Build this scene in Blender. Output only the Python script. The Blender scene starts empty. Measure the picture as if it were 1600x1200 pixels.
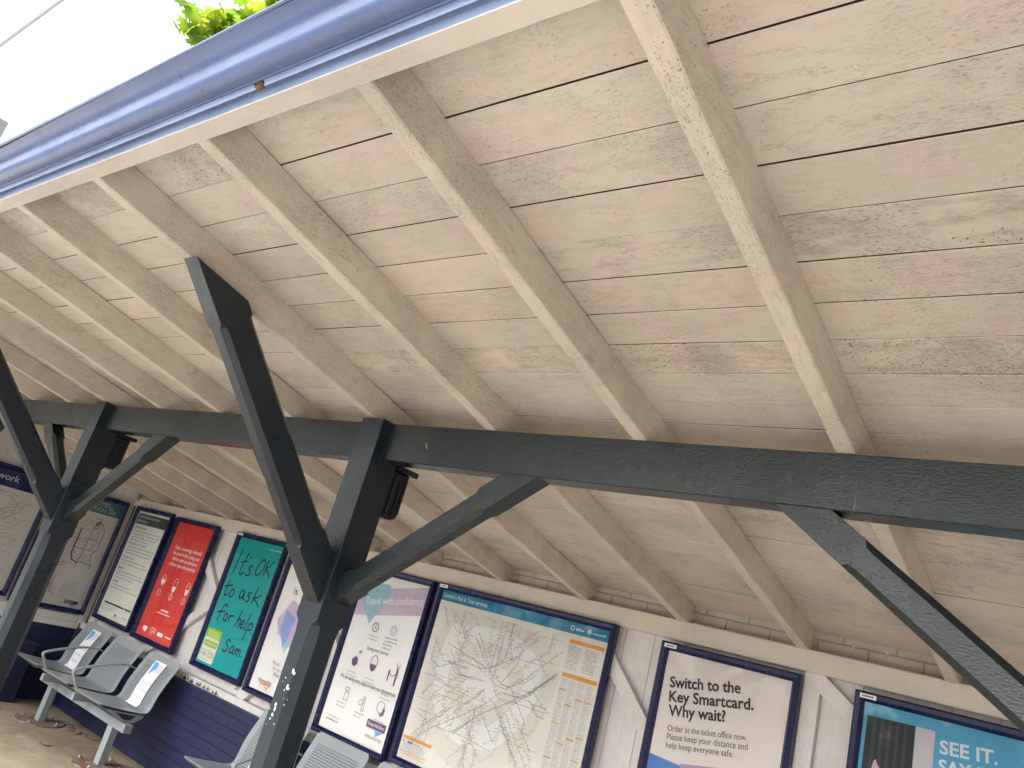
import bpy, math, random
from mathutils import Vector, Matrix
random.seed(7)
sc = bpy.context.scene
COL = sc.collection
R = math.radians
HZ = 1.65            # camera height above the platform

# ------------------------------------------------------------------ camera
cam_d = bpy.data.cameras.new('camera'); cam = bpy.data.objects.new('camera', cam_d); COL.objects.link(cam)
cam_d.sensor_width = 36.0; cam_d.lens = 1210.677 / 1600 * 36; cam_d.clip_start = 0.05; cam_d.clip_end = 1500
r0 = Vector((0.77493682, 0.57596278, 0.26026871)); r1 = Vector((0.01257445, 0.3976613, -0.91744611)); r2 = Vector((-0.63191361, 0.71423551, 0.30091997))
m = Matrix((r0, -r1, -r2)).transposed().to_4x4(); m.translation = Vector((0, 0, HZ))
cam.matrix_world = m
sc.camera = cam

# ------------------------------------------------------------------ sky, sun, exposure
SUN_EL, SUN_AZ = R(45), R(192)          # azimuth clockwise from +Y: in front of the canopy, behind thin cloud
w = bpy.data.worlds.new('World'); sc.world = w; w.use_nodes = True
nt = w.node_tree; bg = nt.nodes['Background']
sky = nt.nodes.new('ShaderNodeTexSky'); sky.sky_type = 'NISHITA'; sky.sun_disc = False
sky.sun_elevation = SUN_EL; sky.sun_rotation = SUN_AZ; sky.air_density = 1.0; sky.dust_density = 4.0; sky.ozone_density = 1.0
hs = nt.nodes.new('ShaderNodeHueSaturation'); hs.inputs['Saturation'].default_value = 0.16
nt.links.new(sky.outputs[0], hs.inputs['Color']); nt.links.new(hs.outputs[0], bg.inputs[0]); bg.inputs[1].default_value = 0.15
sun_d = bpy.data.lights.new('sun', 'SUN'); sun_d.energy = 1.2; sun_d.angle = R(24); sun_d.color = (1, .975, .94)
sun = bpy.data.objects.new('sun', sun_d); COL.objects.link(sun); sun.location = (0, -10, 20)
sd = Vector((math.sin(SUN_AZ) * math.cos(SUN_EL), math.cos(SUN_AZ) * math.cos(SUN_EL), math.sin(SUN_EL)))
sun.rotation_euler = sd.to_track_quat('Z', 'Y').to_euler()
sc.view_settings.view_transform = 'Standard'; sc.view_settings.look = 'None'
sc.view_settings.exposure = 1.97; sc.view_settings.gamma = 1.0
sc.cycles.max_bounces = 8; sc.cycles.diffuse_bounces = 6; sc.cycles.transparent_max_bounces = 12
sc.cycles.use_denoising = True; sc.cycles.sample_clamp_indirect = 6

# ------------------------------------------------------------------ material helpers
def mat(name):
    M = bpy.data.materials.new(name); M.use_nodes = True
    t = M.node_tree; b = t.nodes['Principled BSDF']
    return M, t, b
def N(t, typ, **kw):
    n = t.nodes.new(typ)
    for k, v in kw.items():
        if k in n.inputs: n.inputs[k].default_value = v
        else: setattr(n, k, v)
    return n
def L(t, a, b): t.links.new(a, b)
def coords(t, scale=(1, 1, 1)):
    c = N(t, 'ShaderNodeTexCoord'); mp = N(t, 'ShaderNodeMapping'); mp.inputs['Scale'].default_value = scale
    L(t, c.outputs['Object'], mp.inputs[0]); return mp.outputs[0]
def noise(t, co, s, d=4, rough=.55):
    n = N(t, 'ShaderNodeTexNoise'); n.inputs['Scale'].default_value = s; n.inputs['Detail'].default_value = d; n.inputs['Roughness'].default_value = rough
    L(t, co, n.inputs['Vector']); return n.outputs[0]
def ramp(t, v, a, b, inv=False):
    r = N(t, 'ShaderNodeMapRange'); r.inputs[1].default_value = a; r.inputs[2].default_value = b
    if inv: r.inputs[3].default_value = 1; r.inputs[4].default_value = 0
    L(t, v, r.inputs[0]); return r.outputs[0]
def mul(t, a, b):
    n = N(t, 'ShaderNodeMath', operation='MULTIPLY')
    for i, x in enumerate((a, b)):
        if isinstance(x, (int, float)): n.inputs[i].default_value = x
        else: L(t, x, n.inputs[i])
    return n.outputs[0]
def mix(t, f, a, b):
    n = N(t, 'ShaderNodeMix', data_type='RGBA')
    if isinstance(f, (int, float)): n.inputs[0].default_value = f
    else: L(t, f, n.inputs[0])
    for i, x in ((6, a), (7, b)):
        if isinstance(x, tuple): n.inputs[i].default_value = (*x, 1)
        else: L(t, x, n.inputs[i])
    return n.outputs[2]
def bump(t, b, h, strength, dist=.002, normal=None):
    n = N(t, 'ShaderNodeBump'); n.inputs['Strength'].default_value = strength; n.inputs['Distance'].default_value = dist
    L(t, h, n.inputs['Height'])
    if normal is not None: L(t, normal, n.inputs['Normal'])
    L(t, n.outputs[0], b.inputs['Normal']); return n.outputs[0]
def plain(name, col, rough=.5, metal=0.0, spec=.5):
    M, t, b = mat(name); b.inputs['Base Color'].default_value = (*col, 1); b.inputs['Roughness'].default_value = rough
    b.inputs['Metallic'].default_value = metal; b.inputs['Specular IOR Level'].default_value = spec
    return M
def cream(name, grain, base=(.62, .548, .462), tint=False, dirt=1.0):
    M, t, b = mat(name)
    co = coords(t); cg = coords(t, grain)
    lo = noise(t, co, 1.7, 3); mid = noise(t, co, 7, 4)
    dark = tuple(x * .88 for x in base); pink = (base[0] * .96, base[1] * .91, base[2] * .99)
    c = mix(t, ramp(t, lo, .35, .7), base, dark)
    c = mix(t, mul(t, ramp(t, mid, .5, .75), .7), c, pink)
    if tint:
        a = N(t, 'ShaderNodeVertexColor', layer_name='tint')
        mm = N(t, 'ShaderNodeMix', data_type='RGBA', blend_type='MULTIPLY'); mm.inputs[0].default_value = 1
        L(t, c, mm.inputs[6]); L(t, a.outputs[0], mm.inputs[7]); c = mm.outputs[2]
    DM = (lambda x: mul(t, x, a.outputs['Alpha'])) if tint else (lambda x: x)
    # grime patches, pin-prick specks along the grain, hairline scratches
    gr = noise(t, cg, 26, 7, .75)
    c = mix(t, DM(mul(t, ramp(t, gr, .48, .72), .34 * dirt)), c, (.25, .20, .155))
    sp = noise(t, cg, 210, 3, .65); zone = ramp(t, noise(t, co, 3.6, 4, .6), .42, .62)
    c = mix(t, DM(mul(t, mul(t, ramp(t, sp, .55, .64), zone), .62 * dirt)), c, (.16, .13, .105))
    c = mix(t, DM(mul(t, ramp(t, noise(t, co, 3.6, 6, .65), .47, .68), .34 * dirt)), c, (.36, .315, .275))
    zone2 = ramp(t, noise(t, co, 2.3, 4, .7), .50, .60)
    sp2 = noise(t, co, 170, 2, .6); c = mix(t, DM(mul(t, mul(t, ramp(t, sp2, .62, .67), zone2), .68 * dirt)), c, (.10, .075, .06))
    c = mix(t, mul(t, ramp(t, noise(t, co, 38, 2), .77, .79), .6 * dirt), c, (.10, .075, .06))
    for sc_i, lo_ in ((7.5, .50), (15, .53)):
        ln = noise(t, cg, sc_i, 6, .68)
        ab = N(t, 'ShaderNodeMath', operation='ABSOLUTE'); sb = N(t, 'ShaderNodeMath', operation='SUBTRACT'); sb.inputs[1].default_value = .5
        L(t, ln, sb.inputs[0]); L(t, sb.outputs[0], ab.inputs[0])
        c = mix(t, mul(t, mul(t, ramp(t, ab.outputs[0], .0, .010, True), ramp(t, noise(t, co, 3.1 + sc_i * .1, 3), lo_, lo_ + .1)), .5 * dirt), c, (.24, .19, .15))
    L(t, c, b.inputs['Base Color']); b.inputs['Roughness'].default_value = .48; b.inputs['Specular IOR Level'].default_value = .35
    ad = N(t, 'ShaderNodeMath', operation='ADD'); L(t, mul(t, gr, .8), ad.inputs[0]); L(t, mul(t, sp, .5), ad.inputs[1])
    bump(t, b, ad.outputs[0], .55, .0025)
    return M
def gloss_paint(name, col, grain=(1, 1, 1), rough=.3, bs=70, strength=.5, var=.25, chips=None, spec=.5):
    M, t, b = mat(name)
    co = coords(t); cg = coords(t, grain)
    c = mix(t, ramp(t, noise(t, co, 5, 4), .35, .7), col, tuple(x * (1 - var) for x in col))
    if chips:
        c = mix(t, ramp(t, noise(t, co, 26, 4), .71, .73), c, chips)
    L(t, c, b.inputs['Base Color'])
    rg = N(t, 'ShaderNodeMapRange'); k_ = 1.0 if strength < .9 else 2.2; rg.inputs[1].default_value = .3; rg.inputs[2].default_value = .7; rg.inputs[3].default_value = rough * (.75 if k_ == 1 else .5); rg.inputs[4].default_value = rough * 1.4 * (1 if k_ == 1 else 3.0)
    L(t, noise(t, co, 6 if k_ == 1 else 2.6, 3), rg.inputs[0]); L(t, rg.outputs[0], b.inputs['Roughness'])
    b.inputs['Specular IOR Level'].default_value = spec
    n1 = noise(t, cg, bs, 3, .6); n2 = mul(t, noise(t, cg, bs * .3, 2), .35)
    ad = N(t, 'ShaderNodeMath', operation='ADD'); L(t, n1, ad.inputs[0]); L(t, n2, ad.inputs[1])
    bump(t, b, ad.outputs[0], strength, (.003 if strength < .9 else .0019))
    return M
def brick(name, col, mort, axis, rough=.45, var=.2, dk=.5):
    M, t, b = mat(name)
    c = N(t, 'ShaderNodeTexCoord'); sx = N(t, 'ShaderNodeSeparateXYZ'); cb = N(t, 'ShaderNodeCombineXYZ')
    L(t, c.outputs['Object'], sx.inputs[0]); L(t, sx.outputs[axis], cb.inputs[0]); L(t, sx.outputs[2], cb.inputs[1])
    nz = N(t, 'ShaderNodeTexNoise'); nz.inputs['Scale'].default_value = 11; L(t, c.outputs['Object'], nz.inputs['Vector'])
    va = N(t, 'ShaderNodeVectorMath', operation='SCALE'); va.inputs[3].default_value = .012; L(t, nz.outputs[1], va.inputs[0])
    vb = N(t, 'ShaderNodeVectorMath', operation='ADD'); L(t, cb.outputs[0], vb.inputs[0]); L(t, va.outputs[0], vb.inputs[1])
    br = N(t, 'ShaderNodeTexBrick'); L(t, vb.outputs[0], br.inputs['Vector'])
    br.inputs['Scale'].default_value = 1; br.inputs['Brick Width'].default_value = .225; br.inputs['Row Height'].default_value = .075
    br.inputs['Mortar Size'].default_value = .006; br.inputs['Mortar Smooth'].default_value = .6
    br.inputs['Color1'].default_value = (1, 1, 1, 1); br.inputs['Color2'].default_value = (.85, .85, .85, 1); br.inputs['Mortar'].default_value = (.2, .2, .2, 1)
    co = coords(t)
    cc = mix(t, ramp(t, noise(t, co, 4, 4), .35, .7), col, tuple(x * (1 - var) for x in col))
    cc = mix(t, mul(t, br.outputs[1], dk), cc, mort)
    cc = mix(t, mul(t, ramp(t, noise(t, co, 33, 4), .68, .74), .6), cc, tuple(min(1, x * 3 + .03) for x in col))
    L(t, cc, b.inputs['Base Color']); b.inputs['Roughness'].default_value = rough
    ad = N(t, 'ShaderNodeMath', operation='ADD'); L(t, br.outputs[0], ad.inputs[0]); L(t, mul(t, noise(t, co, 40, 4), .35), ad.inputs[1])
    bump(t, b, ad.outputs[0], .8, .006)
    return M

CREAM_B = cream('cream_boarding_paint', (.42, 1.5, 1), tint=True)
CREAM_R = cream('cream_rafter_paint', (1.5, .42, 1.2), base=(.64, .57, .475), dirt=1.0)
CREAM_P = cream('cream_plate_paint', (.3, 1.5, 1.5), base=(.66, .60, .52), dirt=.35)
WHITE_W = cream('white_wall_paint', (1.5, 1.5, .25), base=(.72, .70, .68), dirt=.45)
DARK = gloss_paint('dark_green_gloss_paint', (.012, .0195, .021), (.40, 1, 1), .09, 190, 1.0, .3, spec=.52)
DARK_V = gloss_paint('dark_green_post_paint', (.011, .0185, .0255), (1, 1, .5), .30, 170, .5, .3, spec=.45)
GUT = gloss_paint('blue_gutter_paint', (.085, .13, .27), (.4, 1, 1), .26, 60, .10, .2, chips=(.05, .06, .13), spec=.6)
FASC = gloss_paint('blue_fascia_paint', (.25, .32, .48), (.4, 1, 1), .34, 40, .2, .2)
NAVY = gloss_paint('navy_frame_paint', (.0055, .0075, .062), (1, 1, 1), .25, 30, .05, .1, spec=.35)
BLUE_BR = brick('navy_painted_brick', (.013, .018, .070), (.006, .008, .026), 0)
BLUE_BR_Y = brick('navy_painted_brick_end', (.013, .018, .070), (.006, .008, .026), 1)
CREAM_BR = brick('cream_painted_brick', (.54, .48, .40), (.22, .18, .145), 0, .6, .3, .6)
BLACK_PL = plain('black_plastic', (.004, .006, .012), .22)
BLACK_GAP = plain('dark_timber_void', (.035, .025, .018), .9)
SLATE = plain('slate_roofing', (.06, .06, .065), .7)
BENCH = gloss_paint('grey_bench_paint', (.255, .285, .30), (1, 1, 1), .34, 60, .05, .12)
RUST, t_, b_ = mat('weathered_base_plate')
c_ = mix(t_, ramp(t_, noise(t_, coords(t_), 14, 5, .7), .40, .56), (.17, .17, .165), (.14, .065, .03)); L(t_, c_, b_.inputs['Base Color']); b_.inputs['Roughness'].default_value = .6
STEEL = plain('steel_bolt', (.6, .58, .55), .3, 1.0)
WIRE = plain('grey_cable', (.6, .61, .61), .6)
LAMP_G = plain('grey_lamp_metal', (.30, .33, .34), .5)

# perforated steel: round holes in a staggered grid, see-through
PERF, t_, b_ = mat('perforated_bench_steel')
b_.inputs['Base Color'].default_value = (.28, .315, .33, 1); b_.inputs['Roughness'].default_value = .36
uvn = N(t_, 'ShaderNodeUVMap', uv_map='sheet')
vs = N(t_, 'ShaderNodeVectorMath', operation='SCALE'); vs.inputs[3].default_value = 1 / .0165; L(t_, uvn.outputs[0], vs.inputs[0])
vf = N(t_, 'ShaderNodeVectorMath', operation='FRACTION'); L(t_, vs.outputs[0], vf.inputs[0])
vd = N(t_, 'ShaderNodeVectorMath', operation='DISTANCE'); vd.inputs[1].default_value = (.5, .5, 0); L(t_, vf.outputs[0], vd.inputs[0])
hole = ramp(t_, vd.outputs['Value'], .29, .33, True)
sxy = N(t_, 'ShaderNodeSeparateXYZ'); L(t_, uvn.outputs[0], sxy.inputs[0])
def band(v, lo, hi):
    a = N(t_, 'ShaderNodeMath', operation='GREATER_THAN'); a.inputs[1].default_value = lo; L(t_, v, a.inputs[0])
    c = N(t_, 'ShaderNodeMath', operation='LESS_THAN'); c.inputs[1].default_value = hi; L(t_, v, c.inputs[0])
    return mul(t_, a.outputs[0], c.outputs[0])
inside = mul(t_, band(sxy.outputs[0], .0495, .4455), mul(t_, band(sxy.outputs[1], .066, .726), hole))
iv = N(t_, 'ShaderNodeMath', operation='SUBTRACT'); iv.inputs[0].default_value = 1; L(t_, inside, iv.inputs[1])
L(t_, iv.outputs[0], b_.inputs['Alpha'])

# acrylic in front of the posters: mostly clear with a mirror reflection that grows at glancing angles
GLASS, t_, b_ = mat('clear_acrylic')
t_.nodes.remove(b_)
tr = N(t_, 'ShaderNodeBsdfTransparent'); gl = N(t_, 'ShaderNodeBsdfGlossy'); gl.inputs['Roughness'].default_value = .04
fr = N(t_, 'ShaderNodeFresnel'); fr.inputs[0].default_value = 1.45; ms = N(t_, 'ShaderNodeMixShader')
nb = N(t_, 'ShaderNodeBump'); nb.inputs['Strength'].default_value = .12; nb.inputs['Distance'].default_value = .01
L(t_, noise(t_, coords(t_), 6, 2), nb.inputs['Height']); L(t_, nb.outputs[0], gl.inputs['Normal'])
L(t_, fr.outputs[0], ms.inputs[0]); L(t_, tr.outputs[0], ms.inputs[1]); L(t_, gl.outputs[0], ms.inputs[2])
L(t_, ms.outputs[0], t_.nodes['Material Output'].inputs[0])

_pap = {}
def paper(col, rough=.6):
    k = tuple(round(x, 3) for x in col)
    if k not in _pap: _pap[k] = plain('print_%02d' % len(_pap), k, rough, 0, .2)
    return _pap[k]

# floor of the platform
FLOOR, t_, b_ = mat('stained_concrete')
co = coords(t_)
c_ = mix(t_, ramp(t_, noise(t_, co, 1.3, 5, .6), .35, .68), (.27, .22, .155), (.15, .115, .075))
c_ = mix(t_, mul(t_, ramp(t_, noise(t_, co, 6, 6, .7), .5, .75), .6), c_, (.33, .285, .215))
c_ = mix(t_, mul(t_, ramp(t_, noise(t_, co, 60, 3, .7), .6, .75), .5), c_, (.14, .10, .07))
L(t_, c_, b_.inputs['Base Color']); b_.inputs['Roughness'].default_value = .75
bump(t_, b_, noise(t_, co, 50, 6, .7), .4, .004)
PAVE, t_, b_ = mat('pale_platform_paving')
co = coords(t_)
c_ = mix(t_, ramp(t_, noise(t_, co, 2, 5, .6), .35, .68), (.50, .485, .46), (.43, .415, .39)); L(t_, c_, b_.inputs['Base Color']); b_.inputs['Roughness'].default_value = .8
bump(t_, b_, noise(t_, co, 50, 6, .7), .4, .004)
GROUND = plain('ballast_ground', (.22, .19, .16), .95)

# ------------------------------------------------------------------ object helpers
def tag(o, label=None, cat=None, group=None, kind=None):
    if label: o['label'] = label
    if cat: o['category'] = cat
    if group: o['group'] = group
    if kind: o['kind'] = kind
    return o
def empty(name, loc=(0, 0, 0), rz=0):
    o = bpy.data.objects.new(name, None); COL.objects.link(o); o.location = loc; o.rotation_euler = (0, 0, rz); o.empty_display_size = .1
    return o
def copy_tree(o, parent=None):
    c = o.copy(); COL.objects.link(c)
    if parent: c.parent = parent
    for ch in [x for x in ALL if x.parent is o]:
        k = copy_tree(ch, c); 
    ALL.append(c)
    return c
ALL = []
class MB:
    def __init__(s): s.v = []; s.f = []; s.m = []; s.cur = 0; s.tint = {}; s.uv = {}
    def add(s, vs, fs):
        n = len(s.v); s.v += [tuple(x) for x in vs]
        for f in fs: s.f.append([n + i for i in f]); s.m.append(s.cur)
        return n
    def box(s, x0, x1, y0, y1, z0, z1):
        s.add([(x0, y0, z0), (x1, y0, z0), (x1, y1, z0), (x0, y1, z0), (x0, y0, z1), (x1, y0, z1), (x1, y1, z1), (x0, y1, z1)],
              [(0, 3, 2, 1), (4, 5, 6, 7), (0, 1, 5, 4), (1, 2, 6, 5), (2, 3, 7, 6), (3, 0, 4, 7)])
    def loft(s, rings, cap=True, closed=True):
        n = len(rings[0]); vs = [p for r in rings for p in r]; fs = []
        for k in range(len(rings) - 1):
            for i in range(n if closed else n - 1):
                j = (i + 1) % n; fs.append((k * n + i, k * n + j, (k + 1) * n + j, (k + 1) * n + i))
        if cap and closed: fs.append(tuple(reversed(range(n)))); fs.append(tuple((len(rings) - 1) * n + i for i in range(n)))
        s.add(vs, fs)
    def tube(s, pts, r, n=10):
        pts = [Vector(p) for p in pts]; rings = []
        for i, p in enumerate(pts):
            d = (pts[min(i + 1, len(pts) - 1)] - pts[max(i - 1, 0)]).normalized()
            a = d.cross(Vector((0, 0, 1)) if abs(d.z) < .9 else Vector((1, 0, 0))).normalized(); b = d.cross(a)
            rr = r[i] if isinstance(r, (list, tuple)) else r
            rings.append([p + a * math.cos(2 * math.pi * k / n) * rr + b * math.sin(2 * math.pi * k / n) * rr for k in range(n)])
        s.loft(rings)
    def lathe(s, prof, c, n=24):
        rings = [[(c[0] + r * math.cos(2 * math.pi * k / n), c[1] + r * math.sin(2 * math.pi * k / n), c[2] + z) for k in range(n)] for r, z in prof]
        s.loft(rings)
    def build(s, name, mats, parent=None, bevel=0, smooth=False, local=False):
        me = bpy.data.meshes.new(name)
        off = Vector((0, 0, 0)); p = parent
        if not local:
            while p: off += p.location; p = p.parent
        me.from_pydata([(x - off.x, y - off.y, z - off.z) for x, y, z in s.v], [], s.f)
        for M in (mats if isinstance(mats, list) else [mats]): me.materials.append(M)
        me.polygons.foreach_set('material_index', s.m)
        if smooth: me.polygons.foreach_set('use_smooth', [True] * len(s.f))
        if s.tint:
            ca = me.color_attributes.new('tint', 'FLOAT_COLOR', 'CORNER')
            for p in me.polygons:
                c = (tuple(s.tint.get(p.index, (1, 1, 1))) + (1,))[:4]
                for li in p.loop_indices: ca.data[li].color = c
        if s.uv:
            ul = me.uv_layers.new(name='sheet')
            for p in me.polygons:
                for li, vi in zip(p.loop_indices, p.vertices): ul.data[li].uv = s.uv.get(vi, (0, 0))
        me.validate(); me.update()
        o = bpy.data.objects.new(name, me); COL.objects.link(o); ALL.append(o)
        if parent: o.parent = parent
        if bevel:
            md = o.modifiers.new('bevel', 'BEVEL'); md.width = bevel; md.segments = 2; md.limit_method = 'ANGLE'; md.angle_limit = R(40)
        return o

def chamfer_bar(mb, O, D, A, B, w, h, t0, t1, c, s0, s1, P0=None, P1=None, tr=.035):
    """timber of section w (along A) x h (along B) from O+D*t0 to O+D*t1, edges chamfered by c between s0 and s1; P=(point,normal) end planes"""
    O, D, A, B = Vector(O), Vector(D).normalized(), Vector(A).normalized(), Vector(B).normalized()
    def ring(t, cc, pl=None):
        pr = [(-w/2 + cc, -h/2), (w/2 - cc, -h/2), (w/2, -h/2 + cc), (w/2, h/2 - cc), (w/2 - cc, h/2), (-w/2 + cc, h/2), (-w/2, h/2 - cc), (-w/2, -h/2 + cc)]
        out = []
        for a, b in pr:
            q = O + A * a + B * b
            tt = t
            if pl is not None: tt = (Vector(pl[0]) - q).dot(Vector(pl[1])) / D.dot(Vector(pl[1]))
            out.append(q + D * tt)
        return out
    e = .0015
    mb.loft([ring(t0, e, P0), ring(s0, e), ring(s0 + tr * .35, e + c * .75), ring(s0 + tr, c), ring(s1 - tr, c), ring(s1 - tr * .35, e + c * .75), ring(s1, e), ring(t1, e, P1)])

# ------------------------------------------------------------------ setting: platform and ground
g = MB(); g.box(-150, 150, -150, 150, -1.6, -1.0); tag(g.build('ground', GROUND), kind='structure')
g = MB(); g.box(-60, 40, -3.0, .6, -.95, 0.0); tag(g.build('platform_paving', PAVE), kind='structure')
g = MB(); g.box(-60, 40, .6, 6.0, -.95, 0.0); tag(g.build('platform_floor', FLOOR), kind='structure')

# unseen wood added behind the camera, its gaps shaped for reflections and beam glints
rw = random.Random(3); q = MB()
for k in range(46):
    x = -70 + k * 2.6 + rw.uniform(-.6, .6); sl = x / -15.0
    hgt = rw.uniform(7.5, 9.0)
    if .58 < sl < .92: hgt = rw.uniform(2.6, 3.6)
    if -.40 < sl < .28: hgt = rw.uniform(2.8, 4.0)
    if .28 <= sl < .45: hgt = rw.uniform(4.4, 5.4)
    for _ in range(170):
        v = Vector((rw.gauss(0, 1), rw.gauss(0, 1), rw.gauss(0, 1))).normalized() * rw.random() ** .4
        c = Vector((x + v.x * 2.2, -18 + v.y * 2, -1 + hgt * .5 + v.z * hgt * .5)); a = Vector((rw.gauss(0, 1), rw.gauss(0, 1), rw.gauss(0, 1))).normalized(); b2 = a.orthogonal().normalized(); s3 = rw.uniform(.25, .5)
        q.add([c - a * s3, c + b2 * s3 * .7, c + a * s3, c - b2 * s3 * .7], [(0, 1, 2, 3)])
tag(q.build('unseen_wood', plain('unseen_foliage', (.06, .09, .035), .8)), kind='stuff')

# ------------------------------------------------------------------ canopy
YW = 3.8
S_ROOF = .2
def zr(y, off=0): return HZ + .308 + S_ROOF * (YW - y) + off      # underside of the rafters
X0, X1 = -9.2, 3.2
can = empty('platform_canopy', (-2.4, 2.0, 0))
tag(can, 'cream boarded station canopy with dark green posts, beam and braces and a blue gutter', 'canopy')
ALL.append(can)
RD = .110                                                        # rafter depth
# boards, laid along the platform, butted over rafters, each slightly different in height and tone
bd = MB(); bd.tint = {}
PITCH = .134; y = .757 - PITCH
row = 0
while y < 3.98:
    x = X0
    while x < X1:
        xn = x + random.choice([1.83, 2.44, 2.44, 3.05]); xn = -.5995 + .609 * round((xn + .5995) / .609); ln = xn - x; xa, xb = max(x, X0), min(x + ln, X1)
        if xb > xa:
            ga, gb = random.choice([.0013, .0015, .0017, .0019, .0022, .0027]), .0004
            zo = random.uniform(-.0010, .0008); tl = random.uniform(-.0008, .0008)
            ya, yb = y + ga, y + PITCH - gb
            nseg = max(1, int((xb - xa) / .25)); rings = []
            for k in range(nseg + 1):
                xx = xa + (xb - xa) * k / nseg + (-.0006 if k == nseg else 0)
                jy = random.uniform(-.0005, .0005); jz = random.uniform(-.0006, .0006)
                za, zb_ = zr(ya, RD + zo + tl + jz), zr(yb, RD + zo - tl + jz)
                ch = .0018
                rings.append([(xx, ya + jy, za + ch), (xx, ya + ch + jy, za - S_ROOF * ch), (xx, yb - ch + jy, zb_ + S_ROOF * ch), (xx, yb + jy, zb_ + ch), (xx, yb + jy, zb_ + .02), (xx, ya + jy, za + .02)])
            f0 = len(bd.f); bd.loft(rings)
            for fi in range(f0, f0 + 6 * nseg):
                if (fi - f0) % 6 in (3, 5): bd.m[fi] = 1      # unpainted edges inside the joints
            dv = random.choice([.7, .9, 1.1, 1.3, 1.6, 2.1]); v = random.uniform(.92, 1.04); wv = random.uniform(-.015, .015)
            for fi in range(f0, len(bd.f)): bd.tint[fi] = (v, v * (1 + wv * .5), v * (1 + wv * 1.6), dv)
        x += ln
    y += PITCH; row += 1
bd.build('roof_boarding', [CREAM_B, BLACK_GAP], can)
rc = MB()
for (dz0, dz1, yy0) in ((.0225, .05, .60),):
    rc.add([(X0, yy0, zr(yy0, RD + dz0)), (X1, yy0, zr(yy0, RD + dz0)), (X1, 4.2, zr(4.2, RD + dz0)), (X0, 4.2, zr(4.2, RD + dz0)),
            (X0, yy0, zr(yy0, RD + dz1)), (X1, yy0, zr(yy0, RD + dz1)), (X1, 4.2, zr(4.2, RD + dz1)), (X0, 4.2, zr(4.2, RD + dz1))],
           [(0, 3, 2, 1), (4, 5, 6, 7), (0, 1, 5, 4), (1, 2, 6, 5), (2, 3, 7, 6), (3, 0, 4, 7)])
rc.build('roof_covering', [BLACK_GAP], can)
# rafters
for k in range(-5, 14):
    xr = -.575 - .609 * k; xl = xr - .049
    rf = MB(); rings = []; n = 26
    for i in range(n + 1):
        yy = .690 + (3.90 - .690) * i / n
        j = [random.uniform(-.0016, .0016) for _ in range(4)]
        zb0 = zr(yy); zt = zr(yy, RD - .0004 - .0036 * max(0, math.sin(yy * 4.3 + k * 1.7)))
        c = .004
        rings.append([(xl + j[0], yy, zb0 + c + j[2]), (xl + c + j[0], yy, zb0 + j[2]), (xr - c + j[1], yy, zb0 + j[3]), (xr + j[1], yy, zb0 + c + j[3]), (xr, yy, zt), (xl, yy, zt)])
    rf.loft(rings); rf.build('rafter', CREAM_R, can)
# fascia (cream underside, blue face) and half round gutter
fa = MB()
fa.box(X0, X1, .643, .690, HZ + .930, HZ + .9335); fb = MB()
fa.build('soffit_strip', CREAM_P, can)
fb.box(X0, X1, .6432, .689, HZ + .9337, HZ + .974); fb.box(X0, X1, .668, .688, HZ + .9742, HZ + 1.045)
fb.build('fascia_board', FASC, can, bevel=.002)
gt = MB()
OG = [(.6175, .9645), (.612, .9645), (.604, .9652), (.596, .9670), (.589, .9702), (.583, .9748), (.5785, .9805), (.5755, .987), (.5740, .994), (.5722, 1.001), (.5690, 1.0085), (.5642, 1.0155), (.5580, 1.0215), (.5505, 1.0262), (.5425, 1.0295), (.5345, 1.0318),
      (.5302, 1.0332), (.5285, 1.0368), (.5302, 1.0405), (.5345, 1.0412), (.5385, 1.0390), (.555, 1.034), (.574, 1.022), (.585, 1.006), (.600, .992), (.612, .985), (.6175, 1.030), (.6215, 1.030), (.6215, .9685)]
rings = []
for i in range(81):
    x = X0 + (X1 - X0) * i / 80
    jy = .0012 * math.sin(x * 2.1) + random.uniform(-.0003, .0003); jz = .0022 * math.sin(x * 1.3 + 1) + random.uniform(-.00015, .00015)
    rings.append([(x, a + jy, HZ + b + jz) for a, b in OG])
gt.loft(rings); gto = gt.build('gutter', GUT, can, smooth=True)
gto.modifiers.new('split', 'EDGE_SPLIT').split_angle = R(50)
bead = MB(); bead.tube([(X0, .6185, HZ + .9640), (X1, .6185, HZ + .9640)], .0042, 8); bead.build('gutter_bead', GUT, can, smooth=True)
# wet moss and felt edge standing up in the gutter
ms_ = MB(); pts = []
for i in range(241):
    x = -6.5 + 7.5 * i / 240
    pts.append((x, HZ + 1.042 + .008 * max(0, math.sin(x * 1.9 + .9)) + .004 * max(0, math.sin(x * 5.1)) + random.uniform(0, .0025)))
ms_.loft([[(x, .5335, HZ + 1.030), (x, .5330, h - .003), (x, .5365, h), (x, .552, h - .002), (x, .558, HZ + 1.030)] for x, h in pts])
ms_.build('gutter_debris', plain('wet_black_moss', (.028, .03, .026), .9), can)
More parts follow.
